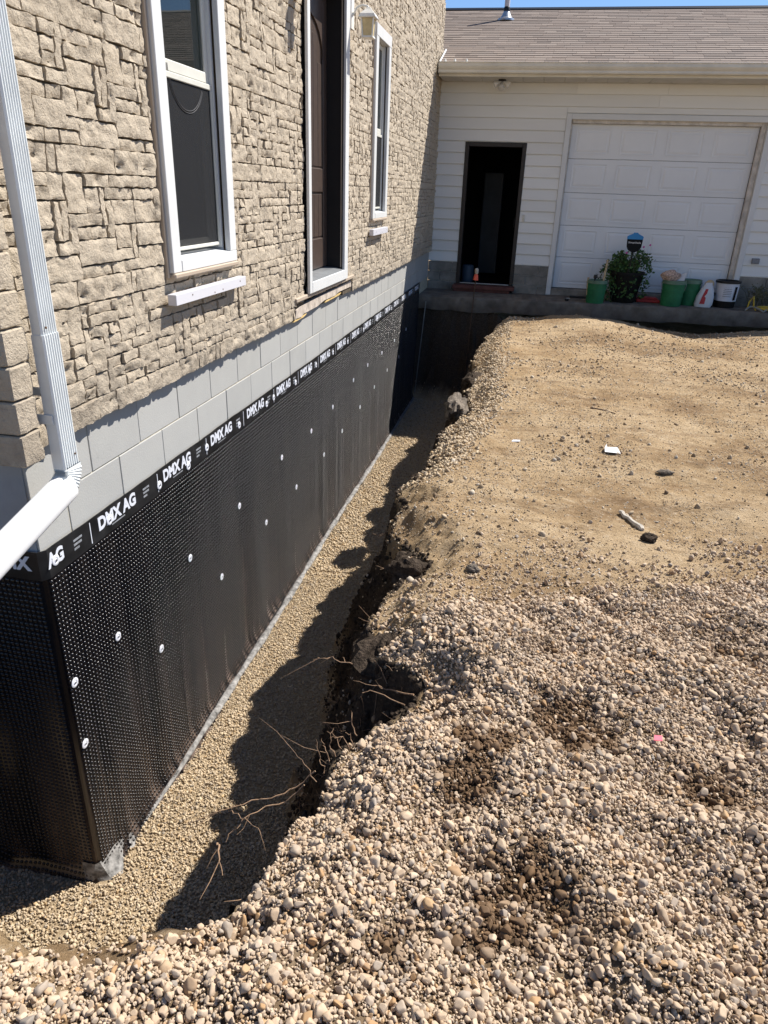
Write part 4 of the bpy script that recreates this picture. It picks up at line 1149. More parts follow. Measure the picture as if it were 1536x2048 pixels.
# ================================================================== THINGS ON THE WALK
def gz_walk(y): return .187
def bucket(x, y, r, h, label, group, contents=True):
    B = thing('bucket', label, 'bucket', (x, y, .188), group)
    m = MB(); m.lathe((x, y, .188), [(r*.84, 0), (r*.86, .01), (r*.93, h*.55), (r*.955, h*.56), (r*.96, h*.62), (r*.94, h*.63), (r*.98, h*.86), (r*.90, h*.86), (r*.80, .02), (.0, .018)], 28); m.build('body', M['bucket'], B, smooth=True)
    m = MB(); m.lathe((x, y, .188), [(r*.985, h*.862), (r*1.05, h*.865), (r*1.05, h*.90), (r*1.0, h*.91), (r*1.0, h), (r*.95, h), (r*.92, h*.866)], 28); m.build('rim', M['bucket_rim'], B, smooth=True)
    m = MB(); m.tube([(x+r*1.06*math.cos(t), y-r*1.06*abs(math.sin(t))*.35-.0, .188+h*.86-r*1.5*math.sin(t)*.75) for t in np.linspace(0, math.pi, 14)], .004, 5); m.build('handle', M['steel'], B)
    return B
GB = 'green buckets on the concrete walk'
bucket(2.745, 11.93, .155, .34, 'green bucket nearest the entry door with sticks in it', GB)
bucket(3.91, 12.13, .175, .38, 'bright green bucket with a patterned rag over its rim', GB)
bucket(4.20, 12.36, .160, .38, 'duller green bucket behind the one with the rag', GB)
T = thing('wooden_stick', 'pale wooden stick leaning in the green bucket by the pot', 'stick', (2.83, 11.98, .25))
m = MB(); m.tube([(2.83, 11.98, .25), (2.86, 12.02, .82)], .016, 6); m.build('shaft', M['wood'], T)
T = thing('hand_tool', 'dark handled trowel standing in the near green bucket', 'trowel', (2.70, 11.94, .3))
m = MB(); m.tube([(2.70, 11.94, .30), (2.705, 11.95, .54), (2.71, 11.95, .56), (2.71, 11.95, .60)], [.010, .012, .032, .026], 8); m.build('handle', M['black_plastic'], T, smooth=True)
m = MB(); m.tube([(2.62, 11.90, .30), (2.60, 11.90, .56)], .018, 6); m.build('scrap_wood', M['wood'], T)
# rag & scraps
def blob(c, r, sq, seed, n=10, amp=.35):
    vs = []; fs = []; R_ = 8
    for i in range(R_+1):
        th = math.pi*i/R_
        for k in range(n):
            ph = 2*math.pi*k/n; d_ = Vector((math.sin(th)*math.cos(ph), math.sin(th)*math.sin(ph), math.cos(th)))
            from mathutils import noise as nz
            rr_ = r*(1+amp*nz.noise(d_*1.6+Vector((seed, seed*.7, 0)))+amp*.5*nz.noise(d_*4.1+Vector((seed*2, 0, 3))))
            vs.append((c[0]+d_.x*rr_*sq[0], c[1]+d_.y*rr_*sq[1], c[2]+d_.z*rr_*sq[2]))
    for i in range(R_):
        for k in range(n): fs.append((i*n+k, (i+1)*n+k, (i+1)*n+(k+1) % n, i*n+(k+1) % n))
    return vs, fs
m = MB(); m.add(*blob((3.83, 12.07, .635), .11, (1.2, .7, .75), 3.3, 14, .5)); o = m.build('rag', M['rag'], smooth=True, loc=(3.83, 12.07, .6)); tag(o, 'crumpled pink and tan rag hanging over a green bucket', 'rag')
m = MB(); m.add([(3.93, 12.08, .56), (4.04, 12.06, .57), (4.06, 12.10, .69), (4.0, 12.12, .66), (3.93, 12.085, .563), (4.04, 12.065, .573), (4.06, 12.105, .693), (4.0, 12.125, .663)], [(0, 1, 2, 3), (7, 6, 5, 4), (0, 4, 5, 1), (1, 5, 6, 2), (2, 6, 7, 3), (3, 7, 4, 0)])
o = m.build('paper_scrap', M['paper'], loc=(4.0, 12.08, .56)); tag(o, 'folded white paper sticking out of the green bucket', 'paper')
# bag of powder
BG = thing('product_bag', 'white and crimson stand-up bag slumped between bucket and pail', 'bag', (4.40, 12.20, .188))
rings = []
for z, w, t in ((0, .12, .075), (.04, .135, .085), (.16, .128, .075), (.26, .095, .055), (.33, .055, .03), (.36, .05, .012)):
    rings.append([(4.40+.10*z+w*math.copysign(abs(math.cos(a))**.7, math.cos(a)), 12.20+t*math.copysign(abs(math.sin(a))**.8, math.sin(a)), .188+z) for a in np.linspace(0, 2*math.pi, 21)[:-1]])
m = MB(); m.loft(rings); m.build('body', M['paper'], BG, smooth=True)
m = MB(); m.add([(4.335, 12.098, .25), (4.41, 12.098, .25), (4.43, 12.118, .40), (4.38, 12.118, .44)], [(0, 1, 2, 3)]); 
m = MB(); m.prism([(4.330, .24), (4.405, .24), (4.415, .36), (4.432, .46), (4.395, .46), (4.36, .36)], lambda p, q, dd: (p, dd+(q-.24)*.17, q), 12.108, 12.112); m.build('label_panel', M['red'], BG)
m = MB(); m.add(*blob((4.45, 12.25, .52), .07, (.9, .6, .9), 5.1)); m.build('folded_top', M['wood'], BG, smooth=True)
m = MB(); m.prism([(4.49, .19), (4.55, .19), (4.56, .40), (4.50, .42)], lambda p, q, dd: (p, dd, q), 12.20, 12.28); m.build('side_gusset', M['navy'], BG)
# white pail
PL = thing('pail', 'white pail with black rim and printed sheet beside the overhead door', 'pail', (4.74, 12.33, .188))
m = MB(); m.lathe((4.74, 12.33, .188), [(.150, 0), (.152, .02), (.158, .10), (.0, .10)], 28); m.build('base_band', M['pot'], PL, smooth=True)
m = MB(); m.lathe((4.74, 12.33, .188), [(.1585, .101), (.170, .36), (.162, .36), (.150, .102)], 28); m.build('body', M['white_pail'], PL, smooth=True)
m = MB(); m.lathe((4.74, 12.33, .188), [(.171, .361), (.184, .364), (.184, .395), (.176, .40), (.16, .40), (.16, .362)], 28); m.build('rim', M['black_plastic'], PL, smooth=True)
m = MB()
for zz in (.17, .20, .225, .25, .275, .30):
    m.add([(4.74+.1655*math.sin(t), 12.33-.1655*math.cos(t)-(zz-.10)*.0, .188+zz) for t in np.linspace(-.5, .25, 6)]+[(4.74+.1675*math.sin(t), 12.33-.1675*math.cos(t), .188+zz+.009) for t in np.linspace(-.5, .25, 6)], [(k, k+1, k+7, k+6) for k in range(5)])
m.build('fine_print', M['print_grey'], PL)
m = MB(); m.add([(4.74+.167*math.sin(t), 12.33-.167*math.cos(t), .188+.12) for t in np.linspace(.45, .75, 4)]+[(4.74+.1715*math.sin(t), 12.33-.1715*math.cos(t), .188+.32) for t in np.linspace(.5, .8, 4)], [(k, k+1, k+5, k+4) for k in range(3)]); m.build('dark_label', M['navy'], PL)
# potted plant with sign
PP = thing('potted_plant', 'trailing leafy plant spilling over a dark pot by the overhead door', 'potted plant', (3.20, 12.26, .188))
m = MB(); m.lathe((3.20, 12.26, .188), [(.17, 0), (.19, .02), (.26, .42), (.275, .42), (.275, .46), (.24, .46), (.20, .40), (0, .40)], 28); m.build('pot', M['pot'], PP, smooth=True)
lv = MB(); rl = random.Random(77)
def leaf(m, c, s, nrm=None):
    a = rl.uniform(0, 6.28); b = rl.uniform(-.9, .9); u = Vector((math.cos(a)*math.cos(b), math.sin(a)*math.cos(b), math.sin(b))); w = u.cross(Vector((rl.uniform(-1, 1), rl.uniform(-1, 1), rl.uniform(-.3, 1)))).normalized(); n = u.cross(w)
    c = Vector(c); m.add([c, c+u*s*.45+w*s*.32+n*s*.06, c+u*s, c+u*s*.45-w*s*.32+n*s*.06, c+u*s*.5-n*s*.04], [(0, 4, 1), (1, 4, 2), (2, 4, 3), (3, 4, 0)])
st = MB()
for k in range(46):
    a = rl.uniform(0, 6.28); c = Vector((3.20, 12.26, .62)); out = rl.uniform(.12, .42); up = rl.uniform(.05, .30) if math.cos(a) < .2 else rl.uniform(.08, .40)
    hang = rl.uniform(.1, .55) if math.sin(a) < .3 else .1
    pts = []
    for t in np.linspace(0, 1, 7):
        pts.append(c+Vector((math.cos(a)*out*t**.7, math.sin(a)*out*.6*t**.7, up*math.sin(t*2.0)-hang*t**3)))
    st.tube(pts, .004, 4)
    for p in pts[1:]:
        for q in range(5): leaf(lv, p+Vector((rl.gauss(0, .03), rl.gauss(0, .03), rl.gauss(0, .03))), rl.uniform(.035, .07))
for k in range(420):   # body of the plant
    a = rl.uniform(0, 6.28); t = rl.uniform(-.40, .28); r_ = .27+.06*rl.random() if t < .05 else .30*math.sqrt(max(0, 1-(t/.32)**2))
    lv_c = (3.20+math.cos(a)*r_*1.05, 12.26+math.sin(a)*r_*.8-(.02 if t < 0 else 0), .66+t)
    if lv_c[2] > .2: leaf(lv, lv_c, rl.uniform(.04, .08))
lv.build('foliage', M['leaf'], PP); st.build('stem', M['dead_leaf'], PP)
fm = MB()
for c in ((3.38, 12.2, 1.02), (3.30, 12.15, 1.0), (3.47, 12.2, 1.05), (3.13, 12.1, .93)): fm.add(*blob(c, .016, (1, 1, 1), c[0], 6, .2))
fm.build('blossom', M['flower'], PP)
SG = thing('yard_sign', 'small dark shield sign with a blue top standing in the pot', 'sign', (3.20, 12.10, .60))
yf = 12.085
prof = [(-.105, 1.175), (-.04, 1.205), (-.03, 1.222), (.03, 1.222), (.04, 1.205), (.105, 1.175), (.118, 1.165), (.108, 1.02), (.085, .975), (.02, .938), (-.02, .938), (-.085, .975), (-.108, 1.02), (-.118, 1.165)]
m = MB(); m.prism([(3.22+a, z) for a, z in prof], lambda p, q, dd: (p, dd, q), yf, yf+.012); sgn = m.build('face', M['navy'], SG)
m = MB(); m.prism([(3.22+a, z) for a, z in ((-.1165, 1.128), (.1165, 1.128), (.1195, 1.166), (.105, 1.177), (.04, 1.207), (.03, 1.224), (-.03, 1.224), (-.04, 1.207), (-.105, 1.177), (-.1195, 1.166))], lambda p, q, dd: (p, dd, q), yf-.002, yf+.014); m.build('top_band', M['blue'], SG)
tmp = text_mesh('SimpliSafe', .04, M['paper'], .0006); place_text(tmp, SG, (3.128, yf-.0025, 1.062), (1, 0, 0), (0, 0, 1), .184, .032)
m = MB(); m.tube([(3.218, 12.095, .94), (3.20, 12.10, .60)], .012, 6); m.build('stake', M['black_plastic'], SG)
# other bits on the walk
m = MB(); m.bbox(3.42, 3.78, 12.30, 12.52, .189, .235, .012); m.bbox(3.46, 3.74, 12.33, 12.49, .2355, .262, .008); o = m.build('red_case', M['red'], loc=(3.6, 12.4, .189)); tag(o, 'flat red tool case on the walk behind the pot', 'tool case')
T = thing('tape_measure', 'small black and silver tape measure lying before the overhead door', 'tape measure', (2.33, 11.93, .188))
m = MB(); m.bbox(2.29, 2.35, 11.91, 11.96, .188, .222, .01); m.build('case', M['black_plastic'], T); m = MB(); m.bbox(2.305, 2.368, 11.905, 11.945, .2225, .236, .004); m.build('cover', M['steel'], T)
m = MB(); m.bbox(2.38, 2.72, 12.36, 12.47, .188, .212, .006); o = m.build('dark_bar', M['black_plastic'], loc=(2.5, 12.4, .188)); tag(o, 'flat black bar lying at the foot of the overhead door', 'bar')
def coil(name, label, c, r, turns, rad, mat, seed):
    rg = random.Random(seed); pts = []
    for t in np.linspace(0, turns*2*math.pi, int(turns*16)):
        pts.append((c[0]+(r+.05*math.sin(t*1.3+seed))*math.cos(t), c[1]+(r*.55+.03*math.sin(t*.8))*math.sin(t), c[2]+rad+.012*t/2/math.pi+.03*abs(math.sin(t*.7+seed))))
    m = MB(); m.tube(pts, rad, 6); o = m.build(name, mat, smooth=True, loc=c); tag(o, label, 'hose')
coil('garden_hose', 'yellow hose coiled on the walk near the right edge', (5.45, 12.05, .188), .24, 3.2, .013, M['yellow'], 2)
m = MB(); m.tube([(4.98+.45*t, 11.98+.08*math.sin(t*9), .20+.05*abs(math.sin(t*6))) for t in np.linspace(0, 1, 30)]+[(5.43-.35*t, 12.10+.06*math.sin(t*8), .21+.03*math.sin(t*5)**2) for t in np.linspace(0, 1, 24)], .011, 6); o = m.build('grey_cord', M['grey_hose'], smooth=True, loc=(5.2, 12.0, .188)); tag(o, 'tangled grey cord lying left of the yellow hose', 'cord')
m = MB(); m.tube([(5.03, 12.10, .19), (5.04, 12.08, .32), (5.08, 12.06, .40), (5.10, 12.03, .26), (5.14, 12.02, .20)], .011, 6); o = m.build('yellow_cord', M['yellow'], smooth=True, loc=(5.05, 12.08, .19)); tag(o, 'loop of yellow cord rising from the grey tangle', 'cord')
BR = thing('dry_shrub', 'dark straggly shrub against the garage block base at right', 'shrub', (5.55, 12.40, .188))
m = MB(); m2 = MB()
for k in range(90):
    a = rl.uniform(0, 6.28); L = rl.uniform(.15, .5); b = Vector((5.55+rl.uniform(-.45, .5), 12.40+rl.uniform(-.1, .1), .19))
    tip = b+Vector((math.cos(a)*L*.6, math.sin(a)*L*.25-.05, L*.75)); mid = (b+tip)/2+Vector((0, 0, .06)); m.tube([b, mid, tip], .004, 4)
    for q in range(7): leaf(m2, mid+(tip-mid)*rl.random()+Vector((rl.gauss(0, .02), rl.gauss(0, .02), rl.gauss(0, .02))), rl.uniform(.02, .045))
m.build('stem', M['dead_leaf'], BR); m2.build('foliage', M['dead_leaf'], BR)
m = MB(); m.lathe((.62, 13.2, .21), [(.10, 0), (.105, .02), (.105, .30), (.09, .33), (.0, .335)], 20); o = m.build('water_jug', M['blue_tub'], smooth=True, loc=(.62, 13.2, .21)); tag(o, 'blue jug standing just inside the dark entry door', 'jug')
# stakes in the trench end
SK = thing('survey_stake', 'thin rusty rod with orange cap standing before the entry door', 'stake', (.84, 11.42, -1.3))
m = MB(); m.tube([(.84, 11.42, -1.35), (.905, 11.40, .50)], .008, 8); m.build('rod', M['rust'], SK)
m = MB(); m.tube([(.903, 11.40, .475), (.904, 11.40, .48), (.907, 11.40, .555), (.908, 11.40, .57)], [.012, .040, .030, .016], 12); m.build('cap', M['orange'], SK, smooth=True)
m = MB(); m.tube([(.908, 11.40, .565), (.909, 11.40, .585), (.911, 11.40, .64), (.912, 11.40, .655)], [.014, .03, .030, .01], 10); m.build('flag_tie', M['clear'], SK, smooth=True)
m = MB(); m.tube([(.075, 11.25, -1.30), (.165, 11.34, .13)], .0075, 8); o = m.build('steel_rod', M['steel'], smooth=True, loc=(.075, 11.25, -1.3)); tag(o, 'thin grey steel rod leaning in the far end of the trench', 'rod')

# ================================================================== LOOSE STONE, ROOTS, LITTER
def sample(x0, x1, y0, y1, dens, keep):
    n = int((x1-x0)*(y1-y0)*dens); x = RNG.uniform(x0, x1, n); y = RNG.uniform(y0, y1, n)
    k = keep(x, y); return x[k], y[k]
def rnd_rot(n): return np.stack([RNG.uniform(0, 6.28, n), RNG.uniform(0, 6.28, n), RNG.uniform(0, 6.28, n)], -1)
def shape(n, mean, sd, lo, hi, flat=(.55, .95)):
    s = np.clip(RNG.lognormal(math.log(mean), sd, n), lo, hi)/2
    return np.stack([s*RNG.uniform(.85, 1.35, n), s*RNG.uniform(.75, 1.05, n), s*RNG.uniform(flat[0], flat[1], n)], -1)
def view_keep(x, y, z, m=90): return in_view(np.stack([x, y, z], -1), m)

def fg_keep(x, y):
    d = lip_dist(x, y); e = gravel_edge(x)+.10*fbm(x*4, y*4, 200, 3)
    ledge = .02+.07*sstep(1.25, .9, x)*sstep(1.5, 1.2, y)*(RNG.random(len(x)) < .85)
    prob = np.maximum(sstep(0.06, -.16, y-e), .16*sstep(.9, .0, y-e)*sstep(.35, .65, vnoise(x*3, y*3, 215)))
    bare = .85*sstep(.50, .62, vnoise(x*5+3, y*5, 210))*sstep(-.22, -.10, d)*(x < 1.15)
    return (d < -ledge*1.0+.015) & (RNG.random(len(x)) < prob*(1-bare)) & view_keep(x, y, zg(x, y), 140)
def damp(x, y): return np.clip((wetness(x, y)*(.25+1.6*vnoise(x*16, y*16, 250))-.24)*2.2, 0, 1)*(RNG.random(len(x)) < .88)
x, y = sample(-.2, 4.6, .3, 4.0, 9200, fg_keep); z = zg(x, y)
S = shape(len(x), .0124, .42, .006, .038)
lay = RNG.random(len(x))
scatter('gravel', np.stack([x, y, z+S[:, 2]*(.15+.5*lay)+.006*lay], -1), S, rnd_rot(len(x))*np.array([.5, .5, 1]), M['gravel'],
        'rounded tan and grey field stones spread over the foreground', 'gravel', variants=10, subdiv=3, amp=.34, nscale=1.05, seed=1, facets=6, wet=damp(x, y))
print('gravel', len(x))
x, y = sample(-.2, 4.6, .3, 4.0, 11000, fg_keep); z = zg(x, y); S = shape(len(x), .0068, .28, .004, .012)
scatter('gravel_fines', np.stack([x, y, z+S[:, 2]*.5+.003], -1), S, rnd_rot(len(x)), M['gravel'], 'small stone chips filling the gaps between the foreground stones', 'gravel', variants=6, subdiv=2, amp=.4, nscale=1.2, seed=2, facets=5, wet=damp(x, y))
# pea stone on the trench floor
def tr_keep(lo, hi):
    def f(x, y):
        d = lip_dist(x, y); z = zg(x, y)
        return (d > .02) & (z < FLOOR+.30*(RNG.random(len(x))**3)) & view_keep(x, y, z, 60) & ((x > .05) | (y < 2.07))
    return f
xa, ya = sample(-1.1, 1.45, 1.0, 5.2, 14000, tr_keep(0, 0)); xb, yb_ = sample(0, 1.5, 5.2, 11.5, 4800, tr_keep(0, 0))
x = np.concatenate([xa, xb]); y = np.concatenate([ya, yb_]); z = zg(x, y)
S = np.concatenate([shape(len(xa), .0108, .32, .005, .022), shape(len(xb), .0165, .30, .008, .03)])
scatter('pea_gravel', np.stack([x, y, z+S[:, 2]*RNG.uniform(-.2, .9, len(x))+.004], -1), S, rnd_rot(len(x)), M['pea'],
        'fine tan drainage stone covering the trench floor', 'gravel', variants=6, subdiv=2, amp=.35, nscale=1.1, seed=4, facets=5)
print('pea', len(x))
# spilled stone along the far part of the bank
def sp_keep(x, y):
    d = lip_dist(x, y); w = .22+.20*vnoise(y*1.1, x*0, 222)+.12*np.exp(-((y-5.2)/.6)**2)+.1*np.exp(-((y-8.2)/1.0)**2)
    p = sstep(1.0, .35, -d/w)*(.25+.75*sstep(.35, .6, vnoise(x*2.2, y*1.5, 223)))
    return (d < .05) & (RNG.random(len(x)) < p) & (y > 4.3)
xa, ya = sample(.9, 2.3, 4.3, 10.6, 5200, sp_keep); z = zg(xa, ya); S = shape(len(xa), .0175, .3, .009, .032)
scatter('spilled_gravel', np.stack([xa, ya, z+S[:, 2]*.4], -1), S, rnd_rot(len(xa)), M['pea'], 'fine stone spilled along the far bank of the trench', 'gravel', variants=5, subdiv=2, amp=.35, seed=6, facets=5)
print('spill', len(xa))
# crumbs and pebbles on the dirt
def cr_keep(x, y):
    d = lip_dist(x, y); z = zg(x, y)
    p = .15+.75*sstep(.45, .7, vnoise(x*1.3, y*1.8, 230))+.5*sstep(3.2, 4.6, x+.6*fbm(x*2, y*2, 233, 3))+.8*sstep(-.35, -.05, d)
    return (d < .22) & (RNG.random(len(x)) < p) & (y > 2.3) & view_keep(x, y, z, 60)
xa, ya = sample(.9, 7.5, 2.3, 11.5, 1050, cr_keep); z = zg(xa, ya); S = shape(len(xa), .0080, .6, .004, .036)
scatter('soil_crumb', np.stack([xa, ya, z+S[:, 2]*.3], -1), S, rnd_rot(len(xa)), M['crumb'], 'crumbs of soil and small stones strewn over the dirt', 'crumbs', variants=5, subdiv=2, amp=.55, nscale=1.6, seed=8)
def gr_keep(x, y):
    d = lip_dist(x, y); z = zg(x, y)
    return (d < .02) & (y > gravel_edge(x)-.25) & (RNG.random(len(x)) < .25+.75*sstep(.4, .6, vnoise(x*2.1, y*2.6, 236))) & view_keep(x, y, z, 30)
xa, ya = sample(.9, 4.6, 2.4, 6.2, 3800, gr_keep); xb, yb_ = sample(.9, 6.5, 6.2, 10.6, 1800, gr_keep); xa = np.concatenate([xa, xb]); ya = np.concatenate([ya, yb_])
z = zg(xa, ya); S = shape(len(xa), .0058, .35, .003, .014)
scatter('grit', np.stack([xa, ya, z+S[:, 2]*.2], -1), S, rnd_rot(len(xa)), M['grit'], 'fine grit and pale chips pressed into the dirt', 'grit', variants=5, subdiv=1, amp=.45, nscale=1.4, seed=12)
# soil crumbs clinging to the cut bank
def bk_keep(x, y):
    d = lip_dist(x, y); return (d > -.03) & (d < .40) & (y > 1.32) & view_keep(x, y, zg(x, y), 40)
xa, ya = sample(.5, 1.6, 1.0, 8, 4200, bk_keep); z = zg(xa, ya); S = shape(len(xa), .011, .6, .004, .05)
scatter('bank_crumb', np.stack([xa, ya, z], -1), S, rnd_rot(len(xa)), M['clod'], 'dark damp crumbs of soil on the cut bank', 'crumbs', variants=6, subdiv=2, amp=.6, nscale=1.8, seed=9)

# lumps of earth at the lip
def lump(name, label, c, r, sq, seed, mat, cat, group=None):
    from mathutils import noise as nz
    b = MB(); n, R_ = 28, 18; vs = []; fs = []
    for i in range(R_+1):
        th = math.pi*i/R_
        for k in range(n):
            ph = 2*math.pi*k/n; d_ = Vector((math.sin(th)*math.cos(ph), math.sin(th)*math.sin(ph), math.cos(th)))
            o_ = Vector((seed*1.3, seed, 0)); rr_ = r*(1+.38*nz.noise(d_*1.5+o_)+.22*nz.noise(d_*4+o_)+.12*nz.noise(d_*9+o_))
            vs.append((c[0]+d_.x*rr_*sq[0], c[1]+d_.y*rr_*sq[1], c[2]+d_.z*rr_*sq[2]))
    for i in range(R_):
        for k in range(n): fs.append((i*n+k, (i+1)*n+k, (i+1)*n+(k+1) % n, i*n+(k+1) % n))
    b.add(vs, fs); o = b.build(name, mat, smooth=True, loc=c); tag(o, label, cat, group); return o
GL = 'lumps of earth along the trench bank'
lump('soil_lump', 'large rooty earth lump jutting from the bank below the notch', (1.315, 2.60, -.235), .155, (1.05, 1.25, 1.0), 2.1, M['clod'], 'earth lump', GL)
lump('soil_lump', 'dark cloddy lump under the bank lip beside the second notch', (1.26, 3.50, -.25), .12, (.9, 1.25, .8), 5.5, M['clod'], 'earth lump', GL)
lump('rubble_chunk', 'grey broken rubble chunk at the lip near the spilled stone', (1.20, 6.35, -.10), .14, (.75, 1.5, .75), 8.3, M['asphalt_lump'], 'rubble', GL)
lump('soil_lump', 'far earth lump on the bank just past the grey rubble', (1.27, 7.35, -.10), .13, (.8, 1.4, .7), 11.7, M['clod'], 'earth lump', GL)
lump('soil_lump', 'streaked dark slab of soil buried in the bank edge at mid trench', (1.27, 3.27, -.15), .10, (1.1, .8, .7), 14.2, M['clod'], 'earth lump', GL)

# roots
def root(pts, r0, branches=0, seed=0, label=None, group='roots sticking out of the trench bank'):
    rg = random.Random(seed); m = MB(); P = [Vector(p) for p in pts]; fine = []
    for i in range(len(P)-1):
        for t in (0, .33, .66): fine.append(P[i].lerp(P[i+1], t)+Vector((rg.gauss(0, .0026), rg.gauss(0, .0026), rg.gauss(0, .0035))))
    fine.append(P[-1]); n = len(fine)
    r0 *= .6; m.tube(fine, [r0*(1-.75*i/(n-1)) for i in range(n)], 6)
    for b in range(branches):
        k = rg.randrange(n//4, n-1); q = fine[k]; dd = (fine[min(k+1, n-1)]-fine[max(0, k-1)]).normalized()+Vector((rg.uniform(-.8, .8), rg.uniform(-.8, .8), rg.uniform(-.9, .3)))
        L = rg.uniform(.05, .14); m.tube([q, q+dd*L*.5+Vector((0, 0, rg.uniform(-.02, .02))), q+dd*L], [r0*.45, r0*.35, r0*.15], 5)
    o = m.build('root', M['root'], smooth=True, loc=fine[0]); tag(o, label, 'root', group); return o
zA = -.16
root([(1.47, 2.22, -.10), (1.37, 2.31, zA), (1.29, 2.31, zA), (1.2, 2.34, zA-.01)], .0060, 2, 1, 'bent pale root reaching over the dark notch in the bank')
root([(1.44, 2.18, -.12), (1.35, 2.27, zA), (1.29, 2.27, zA+.01), (1.26, 2.26, zA), (1.25, 2.25, zA-.02)], .0048, 1, 2, 'short hooked root just below the longer one in the dark notch')
root([(1.26, 2.46, -.22), (1.16, 2.44, zA), (1.1, 2.45, zA), (1.07, 2.47, zA), (1.03, 2.44, zA), (1.0, 2.43, zA)], .0050, 5, 3, 'branching reddish root above the shaded gravel beside the earth lump')
root([(1.20, 1.79, -.14), (1.14, 1.76, -.2), (1.08, 1.72, -.21), (1.03, 1.70, -.22), (.96, 1.65, -.22), (.90, 1.61, -.22), (.82, 1.56, -.24)], .0052, 1, 4, 'longest pale root arching from the near bank out over the trench')
root([(1.18, 1.74, -.16), (1.12, 1.71, -.22), (1.06, 1.67, -.22), (1.0, 1.61, -.23), (.98, 1.57, -.24), (.97, 1.54, -.26)], .0045, 1, 5, 'pale root drooping below the longest root at the near bank')
root([(.94, 1.64, -.23), (.98, 1.62, -.22), (1.03, 1.6, -.22), (1.08, 1.57, -.22), (1.11, 1.53, -.25)], .0036, 0, 6, 'thin curved root crossing the two pale roots at the near bank')
root([(.965, 1.49, -.21), (.98, 1.47, -.2), (1.0, 1.43, -.21), (1.02, 1.40, -.23)], .0068, 2, 7, 'stout twisted root stub over the gravel at the near trench corner')
root([(1.27, 3.42, -.14), (1.19, 3.35, zA), (1.12, 3.28, zA)], .0055, 1, 8, 'forked pale root under the dark soil slab at mid trench')
root([(1.20, 3.93, -.14), (1.16, 3.9, -.15), (1.12, 3.87, -.16), (1.08, 3.80, -.17), (1.0, 3.75, -.22)], .0045, 1, 9, 'farthest thin root curling out of the bank at mid trench')
GR = 'upright root stubs along the near gravel lip'
for k, (a, b) in enumerate(((1.286, 1.865), (1.297, 1.893), (1.253, 1.87), (1.232, 1.802), (1.228, 1.754), (1.294, 1.945), (1.242, 1.829), (1.21, 1.70))):
    rg = random.Random(k+30); L = rg.uniform(.04, .10)
    dx, dy, dz = rg.uniform(-1, .1), rg.uniform(-.6, .7), rg.uniform(.1, .9)
    root([(a+.02, b-.01, -.09), (a, b, -.05), (a+.45*L*dx, b+.3*L*dy, -.05+.5*L*dz), (a+.9*L*dx, b+.9*L*dy, -.05+L*dz*rg.uniform(.6, 1))], rg.uniform(.0026, .0042), rg.choice([0, 1, 1]), k+60, 'thin upright root stub along the near gravel lip', GR)
# fine rootlets, a mass nobody would count
m = MB(); rg = random.Random(4)
for k in range(420):
    yy = rg.choice([rg.uniform(1.3, 2.2), rg.uniform(2.2, 3.0), rg.uniform(2.2, 2.9), rg.uniform(3.0, 5.0)]); xx = rg.uniform(.75, 1.45)
    d = float(lip_dist(np.array([xx]), np.array([yy]))[0])
    if d < -.01 or d > .42: continue
    zz = float(zg(np.array([xx]), np.array([yy]))[0]); L = rg.uniform(.03, .14); dv = Vector((rg.uniform(-1, .1), rg.uniform(-.7, .7), rg.uniform(-.5, .6)))
    p0 = Vector((xx, yy, zz)); m.tube([p0, p0+dv*L*.5+Vector((0, 0, rg.uniform(-.02, .03))), p0+dv*L], [.0017, .0013, .0006], 4)
o = m.build('rootlet', M['root']); tag(o, 'fine reddish rootlets bristling from the trench bank', 'rootlets', kind='stuff')

# litter on the yard
def gp(x, y, h=0): return (x, y, float(zg(np.array([x]), np.array([y]))[0])+h)
def flat_piece(name, label, cat, c, poly, mat, rotz, t=.002, curl=.02):
    m = MB(); c_, s_ = math.cos(rotz), math.sin(rotz)
    m.prism(poly, lambda p, q, dd: (c[0]+p*c_-q*s_, c[1]+p*s_+q*c_, c[2]+dd+curl*(abs(p)*6)**2*.1+.003*math.sin(p*80)), 0.004, .004+t); o = m.build(name, mat, loc=c); tag(o, label, cat); return o
c = gp(2.452, 5.126, .012)
m = MB(); m.add([(c[0]-.05, c[1]-.045, c[2]), (c[0]+.06, c[1]-.05, c[2]), (c[0]+.045, c[1]+.05, c[2]+.012), (c[0]-.03, c[1]+.05, c[2]+.008), (c[0]-.035, c[1]+.045, c[2]+.035), (c[0]-.055, c[1]-.03, c[2]+.028)], [(0, 1, 2, 3), (0, 3, 4, 5)])
m.add([(c[0]-.05, c[1]-.045, c[2]-.002), (c[0]+.06, c[1]-.05, c[2]-.002), (c[0]+.045, c[1]+.05, c[2]+.010), (c[0]-.03, c[1]+.05, c[2]+.006)], [(3, 2, 1, 0)])
o = m.build('paper_scrap', M['paper'], loc=c); tag(o, 'folded white paper scrap on the dirt in mid yard', 'paper')
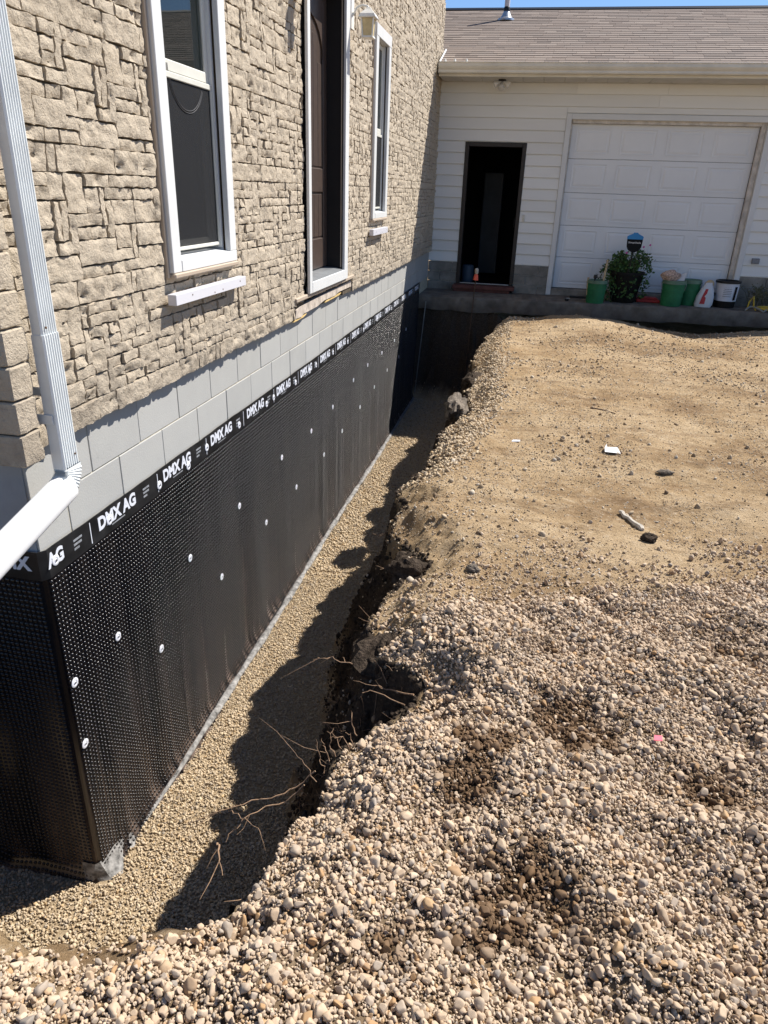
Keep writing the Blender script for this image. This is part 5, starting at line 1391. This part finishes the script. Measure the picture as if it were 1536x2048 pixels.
flat_piece('plastic_scrap', 'small bluish white scrap on the dirt near the bank edge', 'plastic', gp(1.758, 5.172, .004), [(-.035, -.02), (.03, -.028), (.04, .012), (-.01, .026)], M['print'], .3)
a, b = gp(2.416, 4.079, .012), gp(2.515, 3.837, .012)
m = MB(); m.tube([Vector(a).lerp(Vector(b), t)+Vector((.004*math.sin(t*22), 0, .004*math.sin(t*17))) for t in np.linspace(0, 1, 12)], [.011, .014, .013, .015, .012, .014, .012, .015, .016, .014, .018, .012], 7); o = m.build('plastic_strip', M['clear'], smooth=True, loc=a); tag(o, 'crinkled clear plastic strip lying on the dirt', 'plastic')
lump('dirt_clod', 'dark round clod at the end of the clear plastic strip', gp(2.53, 3.70, .02), .032, (1.3, 1, .8), 3.3, M['clod'], 'clod')
lump('field_stone', 'flat grey stone on the dirt beyond the plastic strip', gp(2.777, 4.776, .012), .035, (1.5, .8, .5), 6.3, M['asphalt_lump'], 'stone')
lump('field_stone', 'small dark stone on the dirt close to the gravel spread', gp(1.619, 3.101, .012), .026, (1.2, 1, .8), 7.9, M['asphalt_lump'], 'stone')
m = MB(); a = gp(2.36, 6.15, .008); b = gp(2.56, 6.05, .010); m.tube([a, Vector(a).lerp(Vector(b), .5)+Vector((0, .01, .004)), b], [.007, .006, .004], 6); o = m.build('twig', M['rust'], loc=a); tag(o, 'short brown twig on the dirt beyond the paper scrap', 'twig')
c = gp(2.338, 2.029, .030)
m = MB(); m.add([(c[0]-.014, c[1]-.010, c[2]), (c[0]+.012, c[1]-.012, c[2]+.004), (c[0]+.015, c[1]+.012, c[2]+.006), (c[0]-.010, c[1]+.014, c[2]+.002)]+[(c[0]-.014, c[1]-.010, c[2]-.002), (c[0]+.012, c[1]-.012, c[2]+.002), (c[0]+.015, c[1]+.012, c[2]+.004), (c[0]-.010, c[1]+.014, c[2])], [(0, 1, 2, 3), (7, 6, 5, 4), (0, 4, 5, 1), (1, 5, 6, 2), (2, 6, 7, 3), (3, 7, 4, 0)])
o = m.build('flag_scrap', M['pink'], loc=c); tag(o, 'tiny bright pink plastic scrap among the foreground stones', 'plastic')
